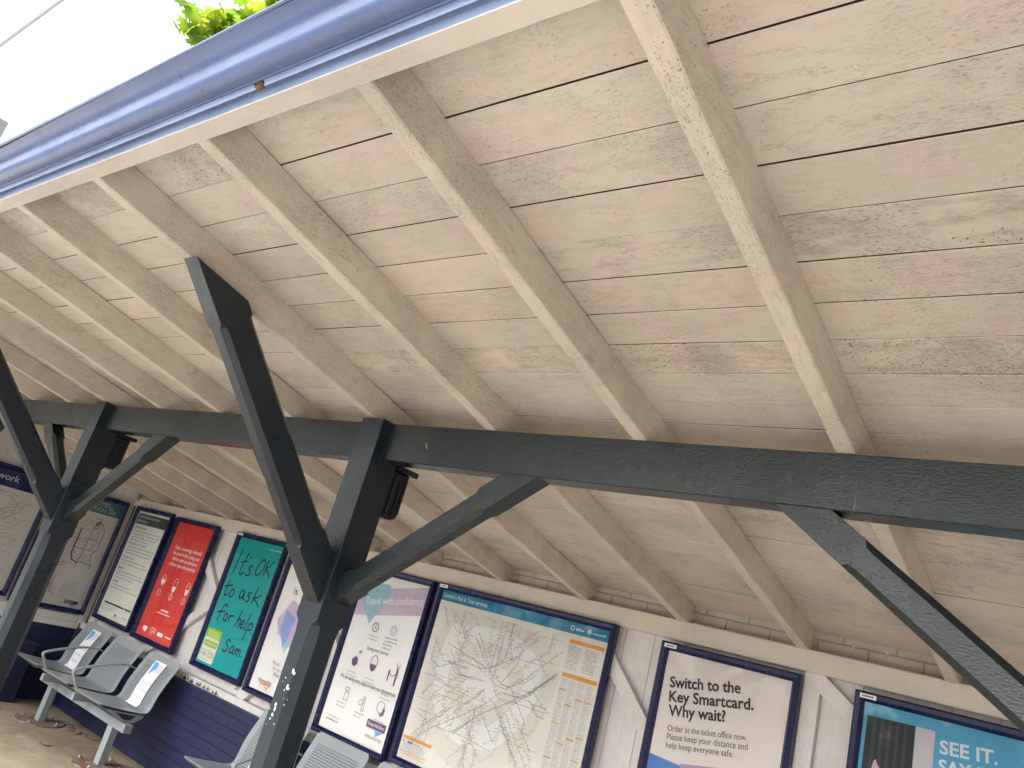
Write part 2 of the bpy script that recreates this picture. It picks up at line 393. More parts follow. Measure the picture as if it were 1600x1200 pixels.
# longitudinal beam
bm = MB()
n = 50; rings = []
for i in range(n + 1):
    x = X0 + (X1 - X0) * i / n; j = random.uniform(-.0008, .0008)
    y0, y1, z0, z1, c = 2.005 + j, 2.090, HZ + .511 + j, HZ + .664, .004
    rings.append([(x, y0 + c, z0), (x, y1 - c, z0), (x, y1, z0 + c), (x, y1, z1), (x, y0 + c, z1), (x, y0, z1 - c), (x, y0, z0 + c)])
bm.loft(rings); bmo = bm.build('beam', DARK, can)
q = MB(); q.box(-.560, -.556, 2.0035, 2.006, HZ + .515, HZ + .60); q.build('scarf_joint', BLACK_PL, bmo)
q = MB()
for (dx, dz, r) in ((0, 0, .006), (.006, -.008, .005), (-.003, .008, .004)):
    q.add([(-2.105 + dx + r * math.cos(a) * random.uniform(.6, 1.2), 2.0035, HZ + .585 + dz + r * math.sin(a) * random.uniform(.6, 1.2)) for a in [2 * math.pi * k / 9 for k in range(9)]], [tuple(range(9))])
q.build('paint_chip', plain('red_oxide_chip', (.45, .2, .16), .7), bmo)

# posts with their three braces
def make_post(px, braces='lrf'):
    r = MB()
    x, yf, yb_ = px, 1.960, 2.100
    cy = (yf + yb_) / 2
    chamfer_bar(r, (x, cy, 0), (0, 0, 1), (1, 0, 0), (0, 1, 0), .128, yb_ - yf, .012, HZ + .668, .030, .30, HZ - .125, tr=.06)
    post = r.build('post', DARK_V, can)
    zb = HZ + .511
    for sgn, kk in ((1, 'r'), (-1, 'l')):
        if kk not in braces: continue
        b = MB()
        d = Vector((sgn * 1, 0, .72)).normalized(); up = Vector((-sgn * .72, 0, 1)).normalized()
        O = Vector((x + sgn * .03, 2.045, HZ - .02 - .72 * -.0))
        O = Vector((x + sgn * .04, 2.045, HZ - .015))
        top = (zb - (HZ - .015)) / d.z
        chamfer_bar(b, O, d, (0, 1, 0), up, .080, .088, 0, top, .017, .10, top - .17, P0=((x + sgn * .02, 0, 0), (1, 0, 0)), P1=((0, 0, zb + .0005), (0, 0, 1)))
        b.build('brace', DARK, post)
    if 'f' in braces:
        b = MB()
        d = Vector((0, -1, 1)).normalized(); up = Vector((0, 1, 1)).normalized()
        yo = 1.96; O = Vector((x, yo, HZ + .020))
        P1 = (Vector((0, YW, HZ + .308 - .001)), Vector((0, S_ROOF, 1)))
        chamfer_bar(b, O, d, (1, 0, 0), up, .084, .126, 0, 1.2, .018, .17, 1.02, P0=((0, 1.975, 0), (0, 1, 0)), P1=P1)
        b.build('brace', DARK_V, post)
    return post
posts = [make_post(px) for px in (-9.84 + 2.48, -4.885, -2.400, .085, 2.565)]
# droppings and bare wood where the nearest post's paint has gone
chalk = plain('chalky_white', (.7, .69, .66), .8)
for (x, z, r) in [(a_, b_i, c_i * .72) for a_, b_i, c_i in ((-2.372, -.315, .012), (-2.362, -.322, .009), (-2.375, -.37, .013), (-2.366, -.376, .008), (-2.40, -.345, .004), (-2.408, -.36, .003), (-2.385, -.385, .004),
                  (-2.405, -.44, .010), (-2.402, -.455, .012), (-2.404, -.475, .010), (-2.41, -.49, .006), (-2.36, -.43, .004), (-2.38, -.50, .004), (-2.43, -.46, .004), (-2.352, -.41, .003), (-2.42, -.51, .003), (-2.375, -.41, .003))]:
    n = 11; q = MB(); q.add([(x + r * math.cos(2 * math.pi * k / n) * random.uniform(.5, 1.2) * .8, 1.9590, HZ + z + r * math.sin(2 * math.pi * k / n) * random.uniform(.5, 1.3)) for k in range(n)], [tuple(range(n))])
    q.build('bare_paint_patch', chalk, posts[2])

# ------------------------------------------------------------------ back wall
wall = empty('shelter_wall', (-2.4, 3.85, 0)); ALL.append(wall)
tag(wall, 'long back wall of the shelter, white boarding over navy painted brick', 'wall')
XE = -7.82
q = MB(); q.box(XE, X1, 3.805, 4.05, .0, .655); q.build('brick_dado', BLUE_BR, wall)
q = MB(); q.box(XE, X1, 3.792, 3.93, .6555, .672); q.build('coping', plain('navy_coping', (.016, .02, .08), .45), wall, bevel=.004)
q = MB(); q.box(XE, X1, 3.815, 3.90, .6725, .722); q.build('sill', WHITE_W, wall, bevel=.003)
q = MB(); x = XE
while x < X1:
    wd = .172; q.box(x + .0012, min(x + wd, X1) - .0012, 3.87 + random.uniform(-.001, .001), 3.90, .7225, HZ + .235); x += wd
q.build('boarding', WHITE_W, wall, bevel=.002)
q = MB(); q.box(XE - .6, X1, 3.8845, 3.91, .1, HZ + .235); q.build('board_backing', BLACK_GAP, wall)
pl = MB(); n = 40; rings = []
for i in range(n + 1):
    x = -7.72 + (X1 + 7.72) * i / n; j = random.uniform(-.0012, .0012); c = .005
    rings.append([(x, 3.826 + c + j, HZ + .2100), (x, 3.93, HZ + .2100), (x, 3.93, HZ + .311), (x, 3.826 + c + j, HZ + .311), (x, 3.826 + j, HZ + .311 - c), (x, 3.826 + j, HZ + .210 + c)])
pl.loft(rings); pl.build('wall_plate', CREAM_P, wall)
q = MB(); q.box(XE - .6, X1, 3.900, 4.05, HZ + .2355, HZ + .47); q.build('brick_filling', CREAM_BR, wall)
def wstud(x0, x1): 
    q = MB(); q.box(x0, x1, 3.832, 3.8692, .7228, HZ + .2098); q.build('stud', WHITE_W, wall, bevel=.003)
for a in (-7.71, -5.165, -2.74, -1.185, 1.2): wstud(a, a + .075)
def wdiag(xa, za, xb, zb, wd=.072):
    q = MB(); d = Vector((xb - xa, 0, zb - za)); ln = d.length; d.normalize(); up = Vector((-d.z, 0, d.x))
    chamfer_bar(q, (xa, 3.8465, HZ + za), d, (0, 1, 0), up, .034, wd, 0, ln, .001, .1, ln - .1)
    q.build('diagonal_brace', WHITE_W, wall)
wdiag(-6.55, .205, -5.20, -.86); wdiag(-6.62, -.925, -5.60, -.16); wdiag(-5.60, -.925 - .3, -5.05, -.84) if False else None
wdiag(-5.12, -.925, -4.10, .20); wdiag(-4.75, .20, -3.90, -.925)
wdiag(-2.36, .205, -1.24, -.925); wdiag(-1.15, .205, -.02, -.60); wdiag(.2, .205, 1.2, -.9)
# flaking paint along the sill: bare dark patches of jagged shape
q = MB()
for k in range(46):
    x = random.uniform(-5.95, -5.36); hgt = random.choice([.008, .012, .02, .028, .036]); z = .677 + random.uniform(0, .006)
    wd = random.uniform(.008, .03); n = 7
    q.add([(x, 3.8138, z), (x + wd, 3.8138, z + random.uniform(-.003, .003)), (x + wd * .7, 3.8138, z + hgt * .5), (x + wd * .55, 3.8138, z + hgt), (x + wd * .35, 3.8138, z + hgt * .35)], [(0, 1, 2, 3, 4)])
q.build('flaking_paint', plain('bare_black_wood', (.02, .017, .016), .9), wall)

# ------------------------------------------------------------------ end wall (faces along the platform)
ew = empty('end_wall', (-7.9, 2.6, 0)); ALL.append(ew)
tag(ew, 'short white boarded end wall closing the shelter at a right angle', 'wall')
q = MB(); q.box(-8.1, -7.825, 1.3, 3.79, 0, .655); q.build('brick_dado', BLUE_BR_Y, ew)
q = MB(); q.box(-8.0, -7.807, 1.3, 3.79, .656, .712); q.build('sill', WHITE_W, ew, bevel=.003)
q = MB(); yy = 1.3
while yy < 3.84:
    q.add(*(lambda y0, y1: ([(-7.86, y0, .7125), (-7.84, y0, .7125), (-7.84, y1, .7125), (-7.86, y1, .7125), (-7.86, y0, zr(y0, .1)), (-7.84, y0, zr(y0, .1)), (-7.84, y1, zr(y1, .1)), (-7.86, y1, zr(y1, .1))],
        [(0, 3, 2, 1), (4, 5, 6, 7), (0, 1, 5, 4), (1, 2, 6, 5), (2, 3, 7, 6), (3, 0, 4, 7)]))(yy + .0012, yy + .1588)); yy += .16
q.build('boarding', WHITE_W, ew, bevel=.0015)
q = MB(); q.box(-7.90, -7.862, 1.3, 3.80, .7125, HZ + .40); q.build('board_backing', BLACK_GAP, ew)
q = MB(); q.box(-7.839, -7.812, 1.3, 3.76, .7127, .775); q.box(-7.839, -7.815, 3.765, 3.825, .7127, HZ + .22); q.build('trim_board', WHITE_W, ew, bevel=.002)
q = MB(); q.box(-7.824, -7.60, 3.13, 3.42, 0, .48); q.box(-7.824, -7.59, 3.12, 3.43, .4805, .505); q.build('pier', BLUE_BR_Y, ew, bevel=.006)

# ------------------------------------------------------------------ wall mounted black fittings on the posts
def fitting(px, label):
    r = empty('bulkhead_lamp', (px + .01, 2.102, HZ + .30)); ALL.append(r)
    tag(r, label, 'lamp', 'black fittings on the canopy posts')
    b = MB(); z0, z1 = HZ + .305, HZ + .50
    prof = [(2.103, z1), (2.103, z0), (2.160, z0), (2.185, z0 + .012), (2.196, z0 + .035), (2.196, z1)]
    b.loft([[(x, y, z) for y, z in prof] for x in (px - .05, px + .058)])
    b.build('housing', BLACK_PL, r, bevel=.006)
    b = MB(); b.box(px + .0582, px + .066, 2.118, 2.126, z0 + .018, z1 - .02); b.box(px + .0582, px + .064, 2.15, 2.158, z0 + .02, z1 - .045); b.box(px + .0582, px + .064, 2.176, 2.183, z0 + .05, z1 - .01)
    b.build('ridge', BLACK_PL, r, bevel=.002)
    b = MB(); b.box(px - .045, px + .075, 2.104, 2.225, z1 + .0005, HZ + .524); b.build('bracket', BLACK_PL, r, bevel=.004)
    b = MB(); b.box(px + .0, px + .012, 2.116, 2.130, z0 - .012, z0 - .0002); b.build('latch', BLACK_PL, r)
fitting(-2.400, 'black rectangular fitting on the near post below the beam')
fitting(-4.885, 'black rectangular fitting on the far post below the beam')

# ------------------------------------------------------------------ posters
FONT_CACHE = {}
def text_mesh(s, bold=0.0, align='LEFT', shear=0.0):
    cu = bpy.data.curves.new('t', 'FONT'); cu.body = s; cu.size = 1; cu.align_x = align; cu.offset = bold; cu.shear = shear; cu.resolution_u = 3
    ob = bpy.data.objects.new('t', cu); COL.objects.link(ob)
    dg = bpy.context.evaluated_depsgraph_get(); dg.update()
    me = bpy.data.meshes.new_from_object(ob.evaluated_get(dg))
    vs = [v.co.copy() for v in me.vertices]; fs = [tuple(p.vertices) for p in me.polygons]
    bpy.data.objects.remove(ob); bpy.data.curves.remove(cu); bpy.data.meshes.remove(me)
    return vs, fs
class Poster:
    """local frame: x right, z up, faces -y. u, v are measured from the print's top left corner"""
    def __init__(s, name, label, X, ztop, W, H, wall='back', border=.04, cat='poster', tagplate=False):
        s.W, s.H, s.b = W, H, border
        if wall == 'back': loc, rz = (X + W / 2, 3.826, HZ + ztop - H - border), 0
        else: loc, rz = (-7.811, X + W / 2, HZ + ztop - H - border), R(90)
        s.root = empty(name, loc, rz); ALL.append(s.root); tag(s.root, label, cat, 'framed posters on the shelter walls')
        s.layer = 0
        f = MB(); w2 = W / 2; y0, y1 = -.044, -.001
        # mitred frame: sloping inner lip
        def rect(e, y): return [(-w2 - e, y, border - e), (w2 + e, y, border - e), (w2 + e, y, border + H + e), (-w2 - e, y, border + H + e)]
        f.loft([rect(border, y1), rect(border, y0 + .008), rect(border - .007, y0), rect(.014, y0 + .004), rect(.0, y0 + .022), rect(0, y1 - .004)], cap=False)
        f.add(rect(border, y1), [(3, 2, 1, 0)])
        s.frame = f.build('frame', NAVY, s.root, local=True, bevel=.0015)
        if tagplate:
            q = MB(); q.box(-w2 - border + .022, -w2 - border + .088, y0 - .0015, y0 + .004, border + H + .011, border + H + .030); q.build('id_plate', paper((.8, .8, .78)), s.root, local=True, bevel=.001)
            q = MB(); 
            for i in range(6): q.box(-w2 - border + .033 + i * .0075, -w2 - border + .0385 + i * .0075, y0 - .0022, y0 - .0012, border + H + .017, border + H + .024)
            q.build('id_lettering', paper((.1, .1, .1)), s.root, local=True)
    def sheet(s, col):
        q = MB(); s.y = -.016; q.box(-s.W / 2, s.W / 2, s.y, s.y + .002, s.b, s.b + s.H); s.sh = q.build('printed_sheet', paper(col), s.root, local=True); return s
    def P(s, u, v, k): return (u - s.W / 2, s.y - .0004 * k, s.b + s.H - v)
    def polys(s, name, plist, col, k=1):
        q = MB()
        for pts in plist:
            pp = list(pts); a = sum(pp[i][0] * pp[(i + 1) % len(pp)][1] - pp[(i + 1) % len(pp)][0] * pp[i][1] for i in range(len(pp)))
            if a > 0: pp.reverse()          # v points down: keep the face towards the viewer
            q.add([s.P(u, v, k) for u, v in pp], [tuple(range(len(pp)))])
        return q.build(name, paper(col), s.sh, local=True)
    def rects(s, name, rl, col, k=1): return s.polys(name, [[(a, b), (c, b), (c, d), (a, d)] for a, b, c, d in rl], col, k)
    def text(s, name, items, col, k=3):
        """items: (string, u, v_baseline, cap_height, width or None, angle, bold)"""
        q = MB()
        for st, u, v, ch, wd, ang, bold in items:
            vs, fs = text_mesh(st, bold)
            if not vs: continue
            x0 = min(p.x for p in vs); x1 = max(p.x for p in vs); sy = ch / .727; sx = sy if wd is None else wd / (x1 - x0)
            ca, sa = math.cos(ang), math.sin(ang)
            q.add([s.P(u + ((p.x - x0) * sx * ca - p.y * sy * sa), v - ((p.x - x0) * sx * sa + p.y * sy * ca), k) for p in vs], fs)
        return q.build(name, paper(col), s.sh, local=True)
    def strokes(s, name, lines, wd, col, k=2):
        q = MB()
        for ln in lines:
            for i in range(len(ln) - 1):
                a, b = Vector(ln[i]), Vector(ln[i + 1]); d = b - a
                if d.length < 1e-6: continue
                d.normalize(); nn = Vector((-d.y, d.x)) * wd / 2; e = d * wd * .3
                pts = [a - e + nn, a - e - nn, b + e - nn, b + e + nn]
                q.add([s.P(p.x, p.y, k + (i % 3) * .12) for p in pts], [(0, 1, 2, 3) if True else 0])
        return q.build(name, paper(col), s.sh, local=True)
    def bars(s, name, u0, u1, v0, v1, pitch, th, col, k=2, seed=1, slope=0.0, gap=.006):
        """small print too far away to read: broken rules"""
        rn = random.Random(seed); pl = []; v = v0
        while v < v1:
            u = u0; end = u0 + (u1 - u0) * rn.choice([1, .95, .9, .98, .7])
            while u < end:
                l = rn.uniform(.008, .032); ue = min(u + l, end)
                t = th * rn.uniform(.7, 1.1); va, vb = v + slope * (u - u0), v + slope * (ue - u0)
                pl.append([(u, va - t), (ue, vb - t), (ue, vb), (u, va)]); u = ue + gap * rn.uniform(.5, .9)
            v += pitch
        return s.polys(name, pl, col, k)
    def glazing(s):
        q = MB(); yg = s.y - .005; q.add([(-s.W / 2 + .0005, yg, s.b + .0005), (s.W / 2 - .0005, yg, s.b + .0005), (s.W / 2 - .0005, yg, s.b + s.H - .0005), (-s.W / 2 + .0005, yg, s.b + s.H - .0005)], [(0, 1, 2, 3)]); q.build('glazing', GLASS, s.root, local=True)
    def smooth(s, pts, n=6):
        out = []; P = [Vector(p) for p in pts]
        for i in range(len(P) - 1):
            p0, p1, p2, p3 = P[max(i - 1, 0)], P[i], P[i + 1], P[min(i + 2, len(P) - 1)]
            for j in range(n):
                t = j / n; out.append(tuple(.5 * ((2 * p1) + (p2 - p0) * t + (2 * p0 - 5 * p1 + 4 * p2 - p3) * t * t + (3 * p1 - p0 - 3 * p2 + p3) * t ** 3)))
        out.append(tuple(P[-1])); return out
def circle(u, v, r, n=20, ry=None): return [(u + r * math.cos(2 * math.pi * k / n), v + (ry or r) * math.sin(2 * math.pi * k / n)) for k in range(n + 1)]

PAPER = (.80, .79, .77); GREY_T = (.30, .29, .30); DK = (.07, .05, .06); PURP = (.18, .12, .24)

# --- teal handwritten poster
p = Poster('poster_frame', 'turquoise poster with large black handwriting in a navy frame', -5.796, .187, .615, 1.0, tagplate=True).sheet((.020, .37, .36))
def pen(ox, oy, sc_, glyphs):
    out = []
    for g_, dx in glyphs:
        for st in g_: out.append(p.smooth([(ox + dx + a * sc_, oy + b * sc_) for a, b in st]))
    return out
W_ = []
W_ += [p.smooth(l) for l in (
  [(.085, .095), (.082, .17), (.072, .24), (.062, .292)],                                                       # I
  [(.190, .110), (.165, .19), (.152, .26), (.165, .287), (.195, .272), (.21, .262)], [(.122, .192), (.165, .183), (.215, .172)],   # t
  [(.232, .132), (.226, .150)],
  [(.300, .205), (.272, .200), (.258, .220), (.285, .242), (.287, .268), (.255, .281), (.238, .272)],           # s
  [(.405, .130), (.372, .165), (.355, .215), (.368, .252), (.405, .248), (.440, .205), (.445, .155), (.420, .128), (.400, .138)],  # O
  [(.480, .128), (.474, .19), (.466, .250)], [(.548, .122), (.51, .165), (.476, .192), (.515, .215), (.552, .247)],    # K
  [(.075, .352), (.062, .40), (.053, .452), (.072, .472), (.105, .452)], [(.022, .406), (.07, .394), (.125, .380)],  # t
  [(.150, .408), (.128, .432), (.132, .465), (.160, .468), (.176, .435), (.160, .408), (.146, .412)],          # o
  [(.315, .402), (.282, .392), (.262, .425), (.272, .458), (.300, .445), (.316, .405), (.316, .445), (.340, .460)],   # a
  [(.405, .398), (.378, .396), (.370, .415), (.396, .432), (.394, .458), (.365, .465)],                        # s
  [(.470, .345), (.455, .40), (.445, .464)], [(.540, .385), (.495, .412), (.455, .428), (.50, .445), (.545, .475)],  # k
  [(.165, .548), (.130, .535), (.105, .565), (.095, .625), (.082, .668)], [(.058, .606), (.10, .596), (.15, .588)],  # f
  [(.190, .595), (.165, .615), (.170, .648), (.196, .650), (.210, .620), (.192, .596)],                        # o
  [(.238, .598), (.236, .65)], [(.238, .622), (.258, .600), (.285, .598)],                                    # r
  [(.370, .535), (.358, .60), (.345, .662)], [(.352, .625), (.375, .600), (.392, .612), (.388, .662)],          # h
  [(.412, .636), (.440, .624), (.438, .602), (.416, .608), (.408, .640), (.425, .660), (.452, .650)],          # e
  [(.492, .545), (.480, .60), (.474, .655), (.488, .662)],                                                    # l
  [(.515, .605), (.505, .67), (.493, .735)], [(.512, .625), (.540, .600), (.562, .618), (.552, .648), (.520, .652)],   # p
  [(.572, .668), (.571, .676)],
  [(.362, .778), (.330, .768), (.312, .790), (.345, .815), (.350, .845), (.318, .860), (.296, .848)],          # S
  [(.428, .806), (.402, .802), (.388, .828), (.400, .852), (.424, .838), (.428, .808), (.432, .846), (.446, .850)],   # a
  [(.462, .806), (.462, .852)], [(.463, .828), (.480, .806), (.490, .818), (.490, .850)], [(.491, .826), (.510, .806), (.522, .820), (.525, .852)], # m
  [(.548, .846), (.550, .851)])]
for a_, b_i in ((0, 11), (11, 19), (19, 32), (32, 99)): p.strokes('handwriting', W_[a_:b_i], .0115, (.012, .025, .03), 3)
p.polys('green_label', [[(.016, .752), (.030, .735), (.21, .735), (.222, .750), (.218, .800), (.016, .800)]], (.36, .56, .06), 1)
p.rects('label_panel', [(.016, .803, .225, .985)], (.66, .68, .56), 1)
p.rects('label_band', [(.03, .825, .212, .872)], (.34, .50, .12), 2)
p.bars('label_small_print', .035, .19, .762, .80, .018, .007, (.72, .78, .4), 2, 3)
p.bars('label_small_print', .045, .2, .852, .86, .02, .009, (.7, .75, .5), 3, 4)
p.text('phone_number', [('116 123', .030, .943, .042, .175, 0, 0)], (.12, .20, .10), 2)
p.bars('label_small_print', .03, .2, .90, .91, .02, .006, (.3, .4, .3), 2, 5); p.bars('label_small_print', .03, .2, .968, .97, .02, .005, (.35, .5, .2), 2, 6)
p.strokes('ring_logo', [circle(.468, .040, .011)], .003, (.62, .75, .74), 2); p.bars('small_print', .485, .60, .045, .05, .02, .008, (.6, .72, .72), 2, 8); p.bars('small_print', .40, .455, .045, .05, .02, .005, (.5, .66, .66), 2, 9)
p.bars('small_print', .02, .12, .985, .99, .02, .004, (.1, .5, .5), 2, 7)
p.glazing()

# --- red face coverings poster
p = Poster('poster_frame', 'red poster with white lettering and three masked face icons', -6.811, .187, .615, 1.0).sheet((.66, .070, .058))
WHT = (.82, .80, .78)
p.text('heading', [('Face coverings should', .10, .235, .034, .44, 0, .012), ('be used while using our', .098, .284, .034, .45, 0, .012), ('trains and at stations', .115, .332, .034, .42, 0, .012), ('unless you are exempt', .104, .380, .034, .44, 0, .012)], WHT, 2)
for i, (cu_, nm) in enumerate(((.115, '1'), (.325, '2'), (.535, '3'))):
    p.strokes('face_icon', [circle(cu_, .515, .030, 24, .042), [(cu_ - .020, .505), (cu_ - .008, .500)], [(cu_ + .008, .500), (cu_ + .020, .505)]], .0048, WHT, 2)
    yy0 = .512 if i == 0 else (.54 if i == 1 else .53)
    p.polys('mask', [[(cu_ - .028, yy0), (cu_ + .028, yy0), (cu_ + .024, yy0 + .032), (cu_ + .008, yy0 + .050), (cu_ - .008, yy0 + .050), (cu_ - .024, yy0 + .032)]], WHT, 2)
    p.strokes('number_ring', [circle(cu_, .628, .027, 22)], .0048, WHT, 2); p.text('number', [(nm, cu_ - .006, .641, .028, None, 0, .01)], WHT, 2)
p.bars('caption', .262, .39, .758, .76, .03, .016, WHT, 2, 3, 0, .005); p.bars('caption', .21, .43, .782, .785, .02, .009, WHT, 2, 4, 0, .004)
p.polys('logo', [[(.085, .915), (.155, .915), (.155, .940), (.145, .952), (.13, .968), (.118, .952), (.085, .948)]], WHT, 2)
p.text('logo_letters', [('GN', .215, .952, .050, .085, 0, -.006)], WHT, 2)
p.rects('logo', [(.342, .922, .435, .952)], WHT, 2); p.bars('logo_print', .47, .57, .942, .945, .02, .014, WHT, 2, 8, 0, .003); p.bars('small_print', .20, .28, .967, .97, .02, .005, (.75, .4, .4), 2, 9)
p.glazing()

# --- ticket restriction notice
p = Poster('poster_frame', 'white notice with a dark grey heading block and small print paragraphs', -7.593, .199, .615, 1.0).sheet((.72, .73, .66))
p.rects('heading_block', [(.012, .022, .604, .122)], (.075, .085, .09), 1)
p.text('heading', [('Useful ticket restriction', .03, .062, .030, .40, 0, .004), ('information', .03, .102, .030, .19, 0, .004)], (.7, .72, .68), 2)
p.text('subheading', [('Off-Peak tickets', .035, .165, .024, .24, 0, .008), ('Contactless and Oyster', .045, .320, .024, .34, 0, .008), ('Freedom Pass', .045, .452, .024, .20, 0, .008)], (.12, .12, .12), 2)
TG = (.36, .36, .33)
p.bars('paragraph', .035, .56, .195, .285, .029, .010, TG, 2, 11); p.bars('paragraph', .04, .57, .350, .415, .029, .010, TG, 2, 12); p.bars('paragraph', .04, .56, .482, .53, .029, .010, TG, 2, 13)
p.bars('paragraph', .035, .15, .556, .56, .03, .014, (.15, .15, .15), 2, 14); p.bars('paragraph', .04, .56, .588, .645, .028, .010, TG, 2, 15); p.bars('paragraph', .045, .16, .682, .69, .03, .014, (.15, .15, .15), 2, 16); p.bars('paragraph', .045, .55, .712, .765, .027, .009, TG, 2, 17)
p.rects('rule', [(.043, .868, .43, .882), (.45, .868, .57, .882)], (.05, .05, .05), 2); p.bars('small_print', .05, .3, .905, .95, .018, .004, TG, 2, 18)
p.polys('logo', [[(.30, .945), (.36, .945), (.345, .962), (.33, .975), (.32, .962)]], (.1, .1, .1), 2); p.bars('small_print', .47, .55, .955, .96, .02, .008, TG, 2, 19)
p.glazing()

# --- poster behind the near post
p = Poster('poster_frame', 'pale poster with lilac and blue triangles, partly behind the near post', -5.035, .180, .615, 1.0).sheet(PAPER)
p.polys('lilac_shape', [[(.06, .50), (.17, .34), (.40, .42), (.50, .58), (.30, .66), (.12, .60)]], (.58, .46, .60), 1)
p.polys('blue_shape', [[(.13, .42), (.26, .46), (.245, .60), (.23, .69), (.13, .56)]], (.30, .38, .66), 2)
p.polys('blue_shape', [[(.24, .61), (.30, .62), (.252, .715)]], (.30, .60, .70), 3)
p.text('heading', [('is', .140, .300, .052, .046, 0, .012)], (.10, .08, .09), 3)
p.text('body_text', [('Please', .172, .800, .026, None, 0, 0), ('for you', .195, .836, .026, None, 0, 0), ('Pleas', .225, .872, .026, None, 0, .012)], GREY_T, 3)
p.text('logo_letters', [('NetworkRail', .085, .936, .020, .15, 0, .002)], (.10, .11, .16), 3)
p.strokes('orange_logo', [[(.09, .942), (.235, .942)], [(.112, .955), (.222, .944)], [(.205, .965), (.235, .944)], [(.16, .952), (.205, .978), (.215, .955)]], .006, (.72, .27, .03), 3)
p.glazing()

# --- travel with confidence
p = Poster('poster_frame', 'white travel advice poster with a lilac banner and nine small icons', -4.193, .168, .625, 1.025).sheet(PAPER)
p.polys('lilac_banner', [[(.0, .122), (.120, .101), (.625, .009), (.625, .190), (.0, .302)]], (.58, .47, .58), 1)
p.polys('blue_triangle', [[(.0, .16), (.11, .055), (.268, .053), (.300, .110), (.173, .327), (.010, .165)]], (.33, .53, .60), 2)
p.polys('pale_facet', [[(.30, .11), (.625, .055), (.625, .009), (.40, .05)], [(.215, .265), (.40, .23), (.50, .21), (.36, .16)]], (.60, .50, .58), 1.5)
p.text('heading', [('Travel with confidence', .084, .216, .054, .528, R(10), .006)], (.82, .80, .78), 4)
p.strokes('clock_icon', [circle(.247, .338, .028, 24), [(.247, .322), (.247, .342), (.258, .346)]], .006, (.16, .14, .16), 3)
p.bars('icon_caption', .205, .30, .400, .435, .022, .010, (.5, .49, .50), 3, 21)
p.strokes('question_icon', [circle(.418, .325, .030, 24), circle(.418, .325, .017, 12)], .0045, (.36, .38, .58), 3)
p.bars('icon_caption', .36, .48, .385, .465, .022, .011, (.42, .42, .46), 3, 22, -.04)
p.text('subheading', [('During your journey', .224, .487, .026, .21, R(1.5), .0), ('We are taking extra steps to make your journey safer', .062, .700, .026, .54, 0, .0)], DK, 3)
p.polys('hand_icon', [[(.120, .572), (.150, .545), (.175, .558), (.182, .590), (.160, .612), (.132, .605)]], PURP, 3); p.strokes('hand_icon', [[(.165, .515), (.19, .505)], [(.17, .524), (.195, .515)]], .006, DK, 3)
p.strokes('face_icon', [circle(.330, .548, .032, 24, .044)], .005, PURP, 3); p.polys('mask', [[(.300, .560), (.360, .560), (.352, .592), (.330, .606), (.308, .592)]], PURP, 3)
p.polys('person_icon', [[(.478, .560), (.486, .552), (.494, .560), (.490, .625), (.482, .625)], [(.545, .535), (.560, .53), (.566, .555), (.560, .640), (.548, .640)]], PURP, 3); p.strokes('person_icon', [[(.486, .572), (.520, .590), (.548, .572)], [(.535, .505), (.548, .538), (.566, .512)]], .005, PURP, 3)
for cu_, cv, sd_ in ((.155, .622, 23), (.33, .626, 24), (.52, .660, 25)): p.bars('icon_caption', cu_ - .05, cu_ + .05, cv + .03, cv + .075, .022, .009, (.55, .54, .56), 3, sd_)
p.strokes('bottle_icon', [[(.150, .745), (.185, .745), (.185, .765), (.150, .765), (.150, .745)], [(.155, .775), (.19, .775), (.192, .822), (.152, .822), (.155, .775)]], .004, (.14, .12, .14), 3)
p.strokes('cleaner_icon', [circle(.318, .800, .017, 14), circle(.345, .770, .010, 10), [(.345, .782), (.338, .845), (.362, .845), (.355, .785)]], .004, (.18, .16, .18), 3)
p.strokes('speech_icon', [circle(.505, .782, .034, 24)], .004, (.18, .16, .20), 3); p.polys('speech_icon', [[(.530, .77), (.548, .79), (.545, .822), (.520, .835), (.500, .822), (.522, .812)]], PURP, 3)
for cu_, cv, sd_ in ((.148, .850, 26), (.335, .868, 27), (.52, .866, 28)): p.bars('icon_caption', cu_ - .045, cu_ + .045, cv, cv + .04, .022, .009, (.5, .5, .52), 3, sd_)
p.bars('small_print', .055, .24, .945, .95, .03, .008, (.5, .5, .5), 3, 29); p.bars('small_print', .055, .22, .968, .97, .03, .009, (.25, .24, .25), 3, 30)
p.rects('logo_block', [(.425, .868, .598, .915)], (.15, .07, .20), 3); p.text('logo_letters', [('Great Northern', .437, .900, .022, .15, 0, .008)], (.82, .8, .8), 4)
p.polys('blue_triangle', [[(.512, .917), (.585, .917), (.527, .953)]], (.12, .42, .66), 3)
p.text('strapline', [("WE'RE WITH YOU", .437, .975, .022, .155, 0, .0)], (.2, .2, .22), 3)
p.glazing()

